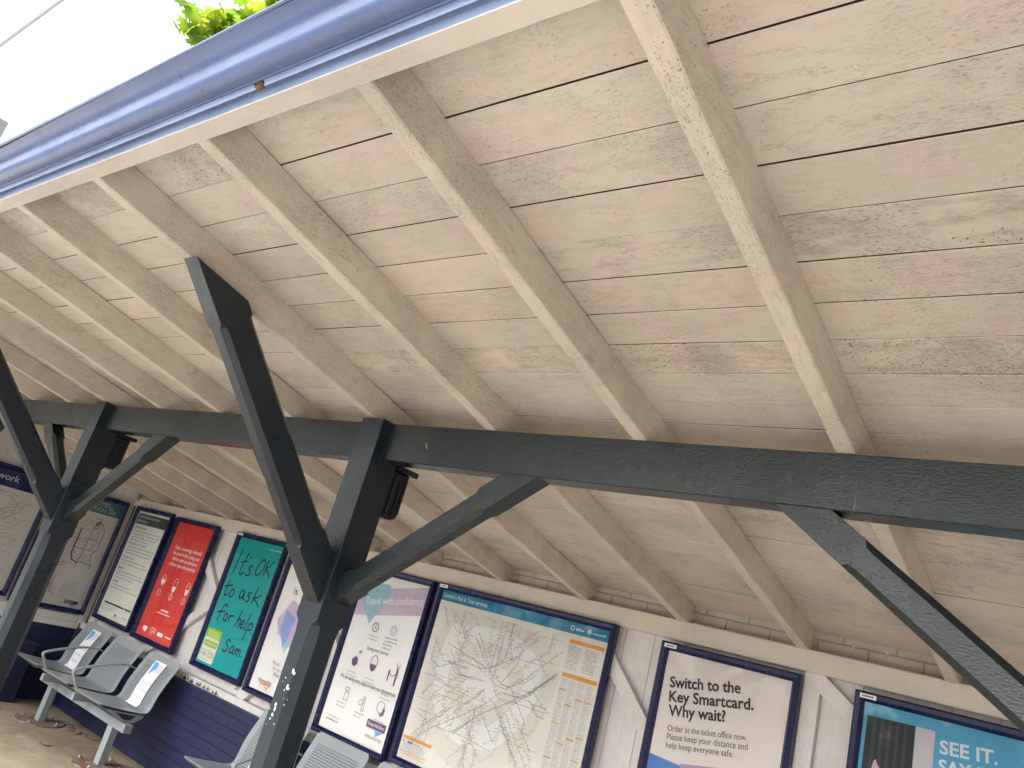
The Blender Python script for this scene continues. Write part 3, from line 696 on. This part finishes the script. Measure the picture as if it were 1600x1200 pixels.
# --- big rail map
p = Poster('poster_frame', 'wide rail map with a teal heading strip in a double width frame', -3.449, .172, 1.245, 1.0, tagplate=True).sheet((.72, .70, .64))
W, H = p.W, p.H
p.rects('heading_strip', [(0, 0, W, .062)], (.03, .24, .36), 1)
p.polys('strip_facet', [[(.42, 0), (.60, 0), (.66, .062), (.44, .062)], [(.66, 0), (.82, 0), (.78, .062), (.70, .062)], [(.20, 0), (.34, 0), (.42, .062), (.36, .062)]], (.05, .28, .43), 1.5)
p.text('heading', [("London's Rail & Tube services", .017, .042, .028, .36, 0, .004)], (.75, .8, .8), 2)
p.strokes('ring_logo', [circle(1.008, .031, .011), circle(1.118, .031, .011), circle(1.118, .031, .005, 10)], .0045, (.72, .78, .8), 2)
p.bars('heading_small_print', 1.03, 1.085, .040, .045, .03, .012, (.6, .72, .76), 2, 31, 0, .003); p.bars('heading_small_print', 1.14, 1.225, .040, .045, .03, .011, (.4, .66, .70), 2, 32, 0, .003)
rn = random.Random(5)
ZONE = [((.67, .655, .585), [(.10, .10), (.62, .09), (.95, .18), (.96, .5), (.75, .85), (.40, .93), (.10, .75), (.05, .35)]), ((.74, .735, .70), [(.16, .18), (.60, .15), (.86, .28), (.86, .52), (.68, .76), (.38, .80), (.16, .64), (.12, .35)]),
        ((.685, .665, .60), [(.26, .27), (.56, .23), (.76, .34), (.74, .52), (.60, .66), (.38, .68), (.25, .56), (.22, .38)]), ((.735, .72, .69), [(.38, .34), (.54, .31), (.66, .38), (.64, .50), (.54, .57), (.42, .57), (.36, .50)])]
for i, (c, pts) in enumerate(ZONE):
    p.polys('fare_zone', [[tuple(a) for a in p.smooth(pts + [pts[0]], 5)[:-1]]], c, 1.5 + i * .4)
LC = [(.55, .05, .05), (.10, .14, .45), (.10, .10, .11), (.10, .32, .12), (.62, .50, .10), (.45, .14, .38), (.60, .25, .10), (.28, .34, .40), (.12, .42, .46), (.40, .22, .12), (.55, .30, .32), (.35, .35, .58)]
def octi(u, v, ang, nseg, seg):
    out = [(u, v)]; a = ang
    for i in range(nseg):
        l = seg * rn.uniform(.6, 1.4); u += l * math.cos(a); v += l * math.sin(a)
        u2, v2 = min(max(u, .03), .96), min(max(v, .09), .95); out.append((u2, v2))
        if (u2, v2) != (u, v): break
        a += rn.choice([0, 0, math.pi / 4, -math.pi / 4])
    return out
lines = {i: [] for i in range(12)}; ticks = []
fixed = [(1, [(.05, .30), (.055, .42), (.13, .45), (.30, .37), (.46, .385), (.58, .33), (.72, .24)]), (0, [(.15, .30), (.30, .33), (.44, .36), (.536, .385), (.56, .44), (.66, .45), (.74, .40), (.98, .166)]),
         (2, [(.052, .09), (.09, .16), (.12, .21)]), (2, [(.37, .19), (.46, .30), (.52, .37), (.60, .30), (.63, .16)]), (3, [(.07, .63), (.13, .52), (.30, .54), (.44, .55), (.56, .55), (.62, .48), (.80, .46), (.98, .29)]),
         (2, [(.364, .76), (.56, .60), (.66, .54), (.85, .41), (.975, .288)]), (7, [(.848, .409), (.90, .45), (.976, .501)]), (0, [(.07, .91), (.18, .80), (.40, .66), (.56, .55)]), (4, [(.30, .10), (.28, .28), (.30, .44), (.36, .62), (.42, .70)]),
         (5, [(.52, .37), (.58, .44), (.64, .50), (.78, .50)]), (0, [(.73, .10), (.70, .30), (.62, .43), (.56, .385)]), (9, [(.028, .724), (.20, .77), (.42, .76), (.66, .78)]), (10, [(.60, .09), (.62, .20), (.66, .30), (.80, .12)]), (11, [(.46, .10), (.46, .25), (.52, .33)])]
for c, l in fixed: lines[c].append(l)
for k in range(90):
    th = rn.uniform(0, 2 * math.pi); rr = rn.uniform(.03, .34); u, v = .54 + rr * 1.15 * math.cos(th), .45 + rr * math.sin(th)
    lines[rn.randrange(12)].append(octi(u, v, round(th / (math.pi / 4)) * math.pi / 4, rn.randint(2, 5), .085))
for i, ls in lines.items():
    if ls: p.strokes('rail_line', ls, .0028 if i in (0, 1, 2) else .0022, tuple(.72 * c_ + .28 * .66 for c_ in LC[i]), 3.2 + i * .04)
for ls in lines.values():
    for l in ls:
        for (a, b) in zip(l[:-1], l[1:]):
            d = math.hypot(b[0] - a[0], b[1] - a[1]); nn = int(d / .017)
            for j in range(1, nn):
                if rn.random() < .75:
                    t = j / nn; u, v = a[0] + (b[0] - a[0]) * t, a[1] + (b[1] - a[1]) * t; w_ = rn.uniform(.010, .024); sgn = rn.choice([-1, 1])
                    ticks.append((u + sgn * .003, v - .0014, u + sgn * (.003 + w_), v + .0014) if sgn > 0 else (u - .003 - w_, v - .0014, u - .003, v + .0014))
p.rects('station_names', ticks, (.40, .39, .38), 4)
OR = (.70, .34, .07)
p.rects('index_heading', [(1.008, .091, 1.232, .112), (1.008, .268, 1.232, .290)], OR, 2)
for j in range(2): p.bars('index_column', 1.01 + j * .11, 1.095 + j * .11, .13, .255, .0115, .005, (.40, .38, .36), 2, 40 + j)
for j in range(4): p.bars('index_column', 1.01 + j * .056, 1.052 + j * .056, .305, .99, .0098, .0042, (.46, .44, .42), 2, 44 + j)
cl = []
for j in range(4):
    v = .30 + rn.uniform(.05, .15)
    while v < .97: cl.append((1.008 + j * .056, v, 1.056 + j * .056, v + .006)); v += rn.uniform(.08, .2)
p.rects('index_letter', cl, OR, 3)
p.rects('index_rule', [(1.0615 + j * .056, .295, 1.0630 + j * .056, .99) for j in range(3)], (.62, .61, .58), 1.5)
p.rects('key_heading', [(.010, .872, .247, .890)], OR, 2); p.rects('key_heading', [(.010, .955, .235, .959), (.010, .972, .22, .975)], OR, 2)
p.rects('key_swatch', [(.055, .898, .10, .910)], (.16, .16, .45), 2); p.rects('key_swatch', [(.012, .898, .035, .908), (.11, .900, .16, .906)], (.30, .42, .40), 2)
p.bars('key_print', .012, .22, .918, .95, .010, .004, (.42, .42, .42), 2, 50); p.bars('key_print', .012, .21, .966, .969, .010, .004, (.45, .42, .42), 2, 51)
p.glazing()

# --- smartcard
p = Poster('poster_frame', 'pale poster with a bold three line question and blue and lilac shapes below', -1.851, .152, .625, 1.0, tagplate=True).sheet((.76, .71, .66))
A7 = R(9.5)
p.text('heading', [('Switch to the', .040, .170, .052, .362, A7, .026), ('Key Smartcard.', .050, .236, .052, .425, A7, .026), ('Why wait?', .060, .300, .052, .292, A7, .026)], (.065, .045, .055), 2)
p.text('body_text', [('Order at the ticket office now.', .071, .369, .030, .395, A7, .0), ('Please keep your distance and', .076, .407, .030, .400, A7, .0), ('help keep everyone safe.', .080, .445, .030, .335, A7, .0)], (.11, .09, .09), 2)
p.polys('blue_shape', [[(0, .490), (.161, .500), (.30, .545), (.20, .95), (0, .99)]], (.12, .26, .58), 1)
p.polys('lilac_shape', [[(.161, .492), (.321, .460), (.62, .43), (.62, .80), (.35, .90), (.24, .62)]], (.46, .36, .47), 2)
p.glazing()

# --- sky blue security poster
p = Poster('poster_frame', 'sky blue poster with a dark photograph and bold white capitals', -.914, .147, .625, 1.0, tagplate=True).sheet((.12, .42, .62))
p.polys('dark_photograph', [[(.015, .052), (.201, .047), (.206, .60), (.015, .60)]], (.045, .05, .055), 1)
p.polys('curtain_fold', [[(.04 + i * .030, .052), (.052 + i * .030, .052), (.054 + i * .030, .60), (.040 + i * .030, .60)] for i in range(5)], (.075, .08, .085), 1.6)
p.polys('pale_panel', [[(.203, .047), (.274, .046), (.277, .60), (.206, .60)]], (.62, .60, .62), 1)
p.polys('pale_figure', [[(.052, .26), (.058, .225), (.066, .215), (.074, .235), (.090, .25), (.11, .30), (.10, .40), (.05, .40)]], (.62, .46, .48), 2.2)
p.text('heading', [('SEE IT.', .296, .124, .052, .200, R(4.5), .022), ('SAY IT.', .298, .196, .052, .200, R(4.5), .022)], (.80, .82, .82), 2)
p.glazing()

# --- end wall: routes poster and network map
p = Poster('poster_frame', 'routes poster with a dusty blue heading and black loop diagram on the end wall', 3.135, .200, .61, 1.02, wall='end').sheet((.80, .79, .75))
p.rects('heading_strip', [(0, 0, .61, .132)], (.10, .24, .31), 1)
p.text('heading', [('ROUTES', .27, .062, .040, .21, 0, .014), ('OPTION', .27, .116, .040, .19, 0, .014)], (.60, .68, .68), 2)
p.strokes('train_icon', [circle(.502, .060, .012, 12), [(.478, .085), (.53, .075), (.555, .09)], [(.478, .108), (.56, .108)], [(.50, .096), (.545, .094)]], .006, (.60, .68, .68), 2)
p.strokes('loop_line', [[(.31, .30), (.31, .54), (.345, .60), (.40, .612)], [(.455, .205), (.435, .22), (.425, .25)]], .0095, (.05, .05, .06), 3)
p.strokes('loop_line', [[(.455, .19), (.455, .225), (.41, .27), (.41, .45), (.40, .612)], [(.455, .215), (.495, .235), (.53, .29), (.53, .335)], [(.53, .335), (.53, .47), (.50, .50), (.50, .57), (.53, .612)], [(.41, .60), (.53, .615)], [(.41, .285), (.45, .27), (.455, .225)], [(.40, .612), (.39, .66)], [(.53, .612), (.53, .65)]], .0050, (.10, .09, .10), 3)
p.strokes('loop_line', [[(.31, .40), (.53, .37)], [(.31, .48), (.52, .48)], [(.36, .37), (.53, .405)]], .0030, (.24, .22, .22), 3)
tk = []
for v0 in [i * .014 for i in range(13, 46)]:
    for u0 in (.25, .315, .36, .42, .46):
        if rn.random() < .55: tk.append((u0, v0, u0 + rn.uniform(.02, .045), v0 + .0035))
p.rects('station_names', tk, (.36, .34, .33), 2.4)
p.rects('pink_caption', [(.215, .635, .30, .642), (.225, .66, .29, .665)], (.55, .35, .30), 2)
p.strokes('red_line', [[(.235, .83), (.26, .88), (.285, .93)], [(.22, .88), (.30, .87)], [(.225, .93), (.29, .90), (.30, .94)], [(.23, .80), (.25, .88)]], .003, (.45, .14, .14), 3)
p.strokes('black_line', [[(.26, .76), (.26, .92)]], .004, (.18, .14, .14), 3)
p.bars('small_print', .35, .50, .80, .95, .016, .0045, (.42, .41, .38), 2, 61)
p.rects('logo_block', [(.432, .955, .56, .985)], (.05, .07, .18), 2); p.bars('logo_print', .44, .552, .976, .98, .02, .012, (.55, .55, .56), 3, 62, 0, .003); p.polys('blue_triangle', [[(.49, .987), (.545, .987), (.505, 1.008)]], (.15, .34, .58), 2)
p.glazing()
p = Poster('poster_frame', 'large network map with a navy heading strip at the far left', 1.66, .218, 1.36, 1.005, wall='end').sheet((.82, .80, .76))
W = p.W
p.rects('heading_strip', [(0, 0, W, .150)], (.018, .026, .16), 1)
p.text('heading', [('Network', .79, .094, .058, .315, 0, .010)], (.72, .73, .74), 2)
p.polys('green_area', [[(.55, .30), (.80, .25), (1.05, .40), (1.10, .65), (.85, .80), (.6, .7)]], (.70, .71, .63), 1.4); p.polys('pale_area', [[(1.15, .2), (1.34, .2), (1.34, .98), (1.08, .98), (1.2, .6)]], (.80, .79, .76), 1.6)
ls = []
for k in range(34):
    th = rn.uniform(0, 6.28); ls.append([(min(max(a * 1.3, .06), 1.30), min(max(b, .19), .97)) for a, b in octi(.62 + .25 * math.cos(th), .5 + .2 * math.sin(th), round(th / .785) * .785, 4, .11)])
p.strokes('rail_line', ls + [[(1.0, .40), (1.12, .31), (1.24, .27), (1.30, .22)], [(1.02, .5), (1.1, .36), (1.15, .3)]], .003, (.42, .35, .36), 2.4)
p.rects('station_names', [(u, v, u + rn.uniform(.015, .04), v + .004) for u, v in [(rn.uniform(.05, 1.28), rn.uniform(.18, .97)) for _ in range(420)]], (.47, .44, .42), 2)
p.glazing()

# ------------------------------------------------------------------ benches
SEC = [(3.195, .440), (3.25, .431), (3.33, .421), (3.42, .412), (3.50, .405), (3.545, .404), (3.575, .411), (3.592, .428), (3.601, .455), (3.608, .50), (3.622, .56), (3.648, .63), (3.682, .71), (3.715, .786)]
SX = [(-7.455, -6.965), (-6.885, -6.388), (-6.290, -5.792)]
def seat_sheet(xa, xb):
    q = MB(); W = xb - xa
    sec = [(a, b) for a, b in Poster.smooth(None, SEC, 3)]
    us = [0, .006, .018, .04] + [.04 + (W - .08) * i / 8 for i in range(1, 8)] + [W - .04, W - .018, W - .006, W]
    acc = [0]
    for i in range(1, len(sec)): acc.append(acc[-1] + math.dist(sec[i], sec[i - 1]))
    T = acc[-1]; rows = []
    for side in (0, 1):
        for i, (y, z) in enumerate(sec):
            a, b = sec[max(i - 1, 0)], sec[min(i + 1, len(sec) - 1)]; dy, dz = b[0] - a[0], b[1] - a[1]; l = math.hypot(dy, dz); ny, nz = -dz / l, dy / l
            ee = min(acc[i], T - acc[i]); inset = .022 * (1 - min(1, ee / .022)) ** 2
            for u in us:
                uu = inset + u * (W - 2 * inset) / W
                crv = .006 * ((u / W - .5) * 2) ** 2
                off = crv - side * .003
                q.v.append((xa + uu, y + ny * off, z + nz * off)); q.uv[len(q.v) - 1] = (u, acc[i])
    nu, nv = len(us), len(sec)
    for i in range(nv - 1):
        for j in range(nu - 1):
            a = i * nu + j; q.f.append([a, a + 1, a + nu + 1, a + nu]); q.m.append(0)
            a += nu * nv; q.f.append([a, a + nu, a + nu + 1, a + 1]); q.m.append(0)
    o = nu * nv
    for i in range(nv - 1):
        for j in (0, nu - 1):
            a, b = i * nu + j, (i + 1) * nu + j; q.f.append([a, b, b + o, a + o] if j == 0 else [b, a, a + o, b + o]); q.m.append(0)
    for i in (0, nv - 1):
        for j in range(nu - 1):
            a, b = i * nu + j, i * nu + j + 1; q.f.append([b, a, a + o, b + o] if i == 0 else [a, b, b + o, a + o]); q.m.append(0)
    return q
def notice(xa, xb, parent):
    q = MB(); c = (xa + xb) / 2
    sec = list(reversed(Poster.smooth(None, SEC, 3))); acc = [0]
    for i in range(1, len(sec)): acc.append(acc[-1] + math.dist(sec[i], sec[i - 1]))
    def pt(u, t, k):                       # t runs down the back, 1 = 0.29 m
        d = .035 + .29 * t; i = max(1, next((n_ for n_, a_ in enumerate(acc) if a_ >= d), len(acc) - 1))
        f = (d - acc[i - 1]) / (acc[i] - acc[i - 1]); y = sec[i - 1][0] + (sec[i][0] - sec[i - 1][0]) * f; z = sec[i - 1][1] + (sec[i][1] - sec[i - 1][1]) * f
        dy, dz = sec[i - 1][0] - sec[i][0], sec[i - 1][1] - sec[i][1]; l = math.hypot(dy, dz)
        o = .0085 + .0006 * k
        return (c + u, y - dz / l * o, z + dy / l * o)
    for i_ in range(16):
        ta, tb = .05 + 1.27 * i_ / 16, .05 + 1.27 * (i_ + 1) / 16; q.add([pt(-.085, ta, 0), pt(.085, ta, 0), pt(.085, tb, 0), pt(-.085, tb, 0)], [(3, 2, 1, 0)])
    nb_ = q.build('notice', paper((.80, .80, .84)), parent)
    q = MB(); q.add([pt(-.075, .09, 1), pt(-.01, .10, 1), pt(.0, .25, 1), pt(-.055, .46, 1)], [(3, 2, 1, 0)]); q.cur = 1
    q.add([pt(0, .13, 1), pt(.06, .12, 1), pt(.07, .32, 1), pt(-.01, .38, 1)], [(3, 2, 1, 0)]); q.cur = 2
    for k in range(11): 
        u = -.055 + .036 * (k % 4); t = .62 + .19 * (k // 4); q.add([pt(u, t, 1), pt(u + .022, t, 1), pt(u + .022, t + .07, 1), pt(u, t + .07, 1)], [(3, 2, 1, 0)])
    for t in (.56, .76, .97): q.add([pt(-.07, t, 1), pt(.07, t, 1), pt(.07, t + .008, 1), pt(-.07, t + .008, 1)], [(3, 2, 1, 0)])
    for f in q.f: pass
    q.build('notice_print', [paper((.10, .40, .72)), paper((.66, .58, .72)), paper((.55, .54, .62))], nb_)
    # turned-up foot of the card lying on the seat pan
def make_bench(dx, label, stick):
    r = empty('bench', (-6.62 + dx, 3.44, 0)); ALL.append(r); tag(r, label, 'bench', 'three seat metal benches along the wall')
    for i, (xa, xb) in enumerate(SX):
        s_ = seat_sheet(xa + dx, xb + dx).build('seat', PERF, r, smooth=True); s_.modifiers.new('split', 'EDGE_SPLIT').split_angle = R(60)
        q = MB()                            # pan frame under the seat: front lip and side brackets
        q.add([(xa + dx + .01, 3.197, .437), (xb + dx - .01, 3.197, .437), (xb + dx - .02, 3.225, .418), (xa + dx + .02, 3.225, .418), (xa + dx + .01, 3.203, .4385), (xb + dx - .01, 3.203, .4385), (xb + dx - .02, 3.230, .421), (xa + dx + .02, 3.230, .421)],
              [(0, 3, 2, 1), (4, 5, 6, 7), (0, 1, 5, 4), (1, 2, 6, 5), (2, 3, 7, 6), (3, 0, 4, 7)])
        for xx in (xa + dx + .004, xb + dx - .012):
            out = [(3.235, .418), (3.40, .400), (3.560, .392), (3.555, .370), (3.500, .336), (3.400, .336)]
            hol = [(3.33, .398), (3.42, .391), (3.500, .387), (3.500, .375), (3.470, .350), (3.42, .350)]
            n = len(out)
            vs = [(x_, y_, z_) for x_ in (xx, xx + .008) for pr in (out, hol) for y_, z_ in pr]
            fs = []
            for k in range(n):
                j = (k + 1) % n
                fs += [(k, j, n + j, n + k), (2 * n + k, 3 * n + k, 3 * n + j, 2 * n + j), (k, 2 * n + k, 2 * n + j, j), (n + k, n + j, 3 * n + j, 3 * n + k)]
            q.add(vs, fs)
        q.build('seat_bracket', BENCH, s_)
        if i in stick: notice(xa + dx, xb + dx, s_)
    q = MB(); q.box(-7.262 + dx, -5.722 + dx, 3.40, 3.465, .276, .336); q.build('beam', BENCH, r, bevel=.004)
    for x in (-7.05, -5.925):
        q = MB(); q.box(x - .038 + dx, x + .038 + dx, 3.405, 3.46, .010, .2755); lg = q.build('leg', BENCH, r, bevel=.003)
        q = MB(); q.lathe([(.195, .0), (.195, .007), (.19, .010), (.0, .0101)], (x + dx, 3.435, 0), 36); bp = q.build('base_plate', RUST, lg)
        for a in (.5, 2.2, 3.7, 5.4):
            q = MB(); q.lathe([(.013, .010), (.013, .020), (.007, .021), (.007, .034), (0, .035)], (x + dx + .165 * math.cos(a), 3.435 + .165 * math.sin(a), 0), 8); q.build('bolt', STEEL, bp)
    for x in (-6.925, -6.335):
        q = MB(); pts = Poster.smooth(None, [(3.30, .39), (3.255, .432), (3.215, .49), (3.186, .536), (3.20, .556), (3.28, .586), (3.41, .622), (3.52, .640), (3.60, .642), (3.655, .628)], 4)
        rings = []
        for i, (y, z) in enumerate(pts):
            a, b = pts[max(i - 1, 0)], pts[min(i + 1, len(pts) - 1)]; l = math.dist(a, b); ny, nz = -(b[1] - a[1]) / l, (b[0] - a[0]) / l
            wd = .020; th = .006
            rings.append([(x + dx - wd, y + ny * th, z + nz * th), (x + dx + wd, y + ny * th, z + nz * th), (x + dx + wd, y - ny * th, z - nz * th), (x + dx - wd, y - ny * th, z - nz * th)])
        q.loft(rings); q.build('armrest', BENCH, r, bevel=.002)
        q = MB(); q.box(x + dx - .022, x + dx + .022, 3.25, 3.46, .337, .392); q.build('arm_bracket', BENCH, r, bevel=.004)
    return r
make_bench(0, 'grey steel three seat bench under the notice and the red poster', (0, 2))
make_bench(2.83, 'grey steel bench half hidden behind the near post, below the travel advice poster', (0, 2))

# ------------------------------------------------------------------ dead leaves by the bench foot, nest in the gutter
lm = plain('dry_leaf_brown', (.20, .11, .05), .8)
for k, (x, y) in enumerate(((-6.72, 3.62), (-6.78, 3.66), (-6.66, 3.66), (-6.83, 3.60), (-6.60, 3.70), (-6.74, 3.70), (-6.35, 3.22), (-6.40, 3.19), (-7.35, 3.22), (-6.90, 3.64))):
    q = MB(); a0 = random.uniform(0, 6.28); r = random.uniform(.018, .035); n = 8
    q.add([(0, 0, .010)] + [(r * (1 + .35 * (i % 2)) * math.cos(2 * math.pi * i / n), .6 * r * (1 + .35 * (i % 2)) * math.sin(2 * math.pi * i / n), .003 + random.uniform(0, .012)) for i in range(n)], [(0, i + 1, (i + 1) % n + 1) for i in range(n)])
    o = q.build('dead_leaf', lm, local=True); o.location = (x, y, 0.0); o.rotation_euler = (0, 0, a0)
    tag(o, 'small curled brown dead leaf on the concrete by the bench foot', 'leaf', 'dead leaves under the bench')
q = MB()
for i in range(160):
    c = Vector((random.gauss(0, 1), random.gauss(0, .6), random.gauss(0, 1))); c *= .0085 / max(c.length, .6); s = random.uniform(.0015, .003)
    q.add([c + Vector((sx * s, sy * s, sz * s)) for sx, sy, sz in ((1, 0, 0), (-1, 0, 0), (0, 1, 0), (0, -1, 0), (0, 0, 1), (0, 0, -1))], [(0, 2, 4), (2, 1, 4), (1, 3, 4), (3, 0, 4), (2, 0, 5), (1, 2, 5), (3, 1, 5), (0, 3, 5)])
o = q.build('insect_nest', plain('dry_mud_straw', (.30, .22, .10), .9), local=True); o.location = (-1.515, .6335, HZ + .973); o.scale = (1.3, 1.1, 1.3)
tag(o, 'small round brown straw nest stuck under the gutter', 'nest')

# ------------------------------------------------------------------ overhead cable and lamp head at the left edge
dirn = Vector((-10.385 + 10.81, 1.733 - 1.501, 5.758 - 4.99))
a = Vector((-5.4, .75, 2.5 + HZ)); b = Vector((-5.19, .866, 2.88 + HZ)); d = (b - a)
q = MB(); q.tube([a - d * 30 + Vector((0, 0, 0)), a, b, b + d * 30], .014, 12)
o = q.build('overhead_cable', WIRE, smooth=True); tag(o, 'thin grey overhead cable crossing the white sky', 'cable')
lr = empty('street_lamp', (-11.55, 2.25, 0)); ALL.append(lr); tag(lr, 'grey box shaped lamp head just showing at the left edge of the sky', 'lamp')
q = MB(); q.tube([(-11.45, 1.42, 0), (-11.45, 1.42, 5.9)], [.06, .045], 12); q.build('pole', LAMP_G, lr, smooth=True)
q = MB(); q.box(-11.55, -11.03, 1.45, 2.00, 5.68, 5.93); q.build('lamp_head', LAMP_G, lr, bevel=.015)

# ------------------------------------------------------------------ tree behind the shelter, a maple hanging over the roof
LEAF, t_, b_ = mat('maple_leaf')
rnd = N(t_, 'ShaderNodeVertexColor', layer_name='tint')
hl = mix(t_, rnd.outputs[0], (.05, .13, .012), (.14, .22, .02)); L(t_, hl, b_.inputs['Base Color']); b_.inputs['Roughness'].default_value = .45
tl = N(t_, 'ShaderNodeBsdfTranslucent'); L(t_, mix(t_, rnd.outputs[0], (.20, .36, .03), (.48, .56, .05)), tl.inputs[0])
msx = N(t_, 'ShaderNodeMixShader'); msx.inputs[0].default_value = .55; L(t_, b_.outputs[0], msx.inputs[1]); L(t_, tl.outputs[0], msx.inputs[2]); L(t_, msx.outputs[0], t_.nodes['Material Output'].inputs[0])
BARK = gloss_paint('bark', (.07, .055, .045), (1, 1, .3), .8, 30, .8)
tree = empty('maple_tree', (-7.2, 6.2, 0)); ALL.append(tree); tag(tree, 'bright green maple whose leafy branch hangs above the blue gutter', 'tree')
q = MB()
q.tube([(-7.2, 6.2, -1), (-7.15, 6.1, 2), (-7.05, 5.8, 4.2), (-6.9, 5.3, 6.4), (-6.6, 4.9, 8.4)], [.24, .20, .16, .11, .03], 12)
limbs = [[(-7.05, 5.8, 4.2), (-6.9, 4.6, 5.4), (-6.95, 3.4, 6.1), (-7.05, 2.65, 6.35), (-7.15, 2.25, 6.4)], [(-6.95, 5.4, 6.0), (-6.3, 4.4, 7.3), (-6.1, 3.2, 7.7), (-6.3, 2.5, 7.6)], [(-7.0, 5.6, 5.2), (-5.9, 4.6, 6.4), (-5.4, 3.4, 7.0)], [(-6.9, 4.6, 5.4), (-6.4, 3.6, 6.4), (-6.2, 2.9, 6.7)], [(-6.9, 5.3, 6.4), (-5.4, 5.6, 7.6), (-4.4, 5.4, 8.2)], [(-7.0, 5.6, 5.2), (-6.2, 6.9, 6.6), (-5.4, 7.6, 7.4)]]
for l in limbs: q.tube(l, [.07 - .06 * i / (len(l) - 1) for i in range(len(l))], 8)
q.build('trunk', BARK, tree, smooth=True)
LOBES = [(0, -.5), (.10, -.32), (.42, -.36), (.30, -.18), (.56, .02), (.34, .08), (.40, .34), (.18, .22), (.0, .62), (-.18, .22), (-.40, .34), (-.34, .08), (-.56, .02), (-.30, -.18), (-.42, -.36), (-.10, -.32)]
lf = MB(); lf.tint = {}
rl = random.Random(11)
def leaf(c, size):
    nrm = Vector((rl.gauss(0, .55), rl.gauss(0, .55), 1)).normalized(); a = nrm.orthogonal().normalized(); a.rotate(Matrix.Rotation(rl.uniform(0, 6.28), 3, nrm)); bb = nrm.cross(a)
    f0 = len(lf.f)
    pts = [c + a * (u * size) + bb * (v * size) - nrm * (.25 * size * (u * u + v * v)) for u, v in LOBES]
    lf.add([c + nrm * 0] + pts, [(0, i + 1, (i + 1) % len(pts) + 1) for i in range(len(pts))])
    tv = min(1, max(0, rl.gauss(.5, .3)))
    for fi in range(f0, len(lf.f)): lf.tint[fi] = (tv, tv, tv)
def spray(c, rad, n, size):
    for _ in range(n):
        v = Vector((rl.gauss(0, 1), rl.gauss(0, 1), rl.gauss(0, .7))); leaf(Vector(c) + v * rad * .5, size * rl.uniform(.7, 1.25))
for c, rad, n in (((-7.16, 2.28, 6.36), .22, 20), ((-7.02, 2.45, 6.28), .28, 34), ((-6.92, 2.62, 6.45), .30, 40), ((-6.75, 2.75, 6.6), .34, 46), ((-6.85, 2.9, 6.95), .4, 60), ((-6.5, 2.9, 6.9), .4, 60)): spray(c, rad, int(n * 1.5), .19)
for l in limbs:
    for i in range(1, len(l)):
        for t in (0, .33, .66, 1):
            pnt = Vector(l[i - 1]).lerp(Vector(l[i]), t)
            if pnt.z > 5.9 and pnt.y > 2.6: spray(pnt + Vector((rl.gauss(0, .3), rl.gauss(.25, .3), rl.gauss(.25, .2))), .6, 42, .17)
for k in range(40):
    v = Vector((rl.gauss(0, 1), rl.gauss(0, 1), rl.gauss(0, 1))).normalized() * rl.uniform(.5, 1) ; spray((-5.7 + v.x * 1.7, 5.2 + v.y * 1.9, 8.0 + v.z * 1.4), .6, 26, .17)
lf.build('crown', LEAF, tree)
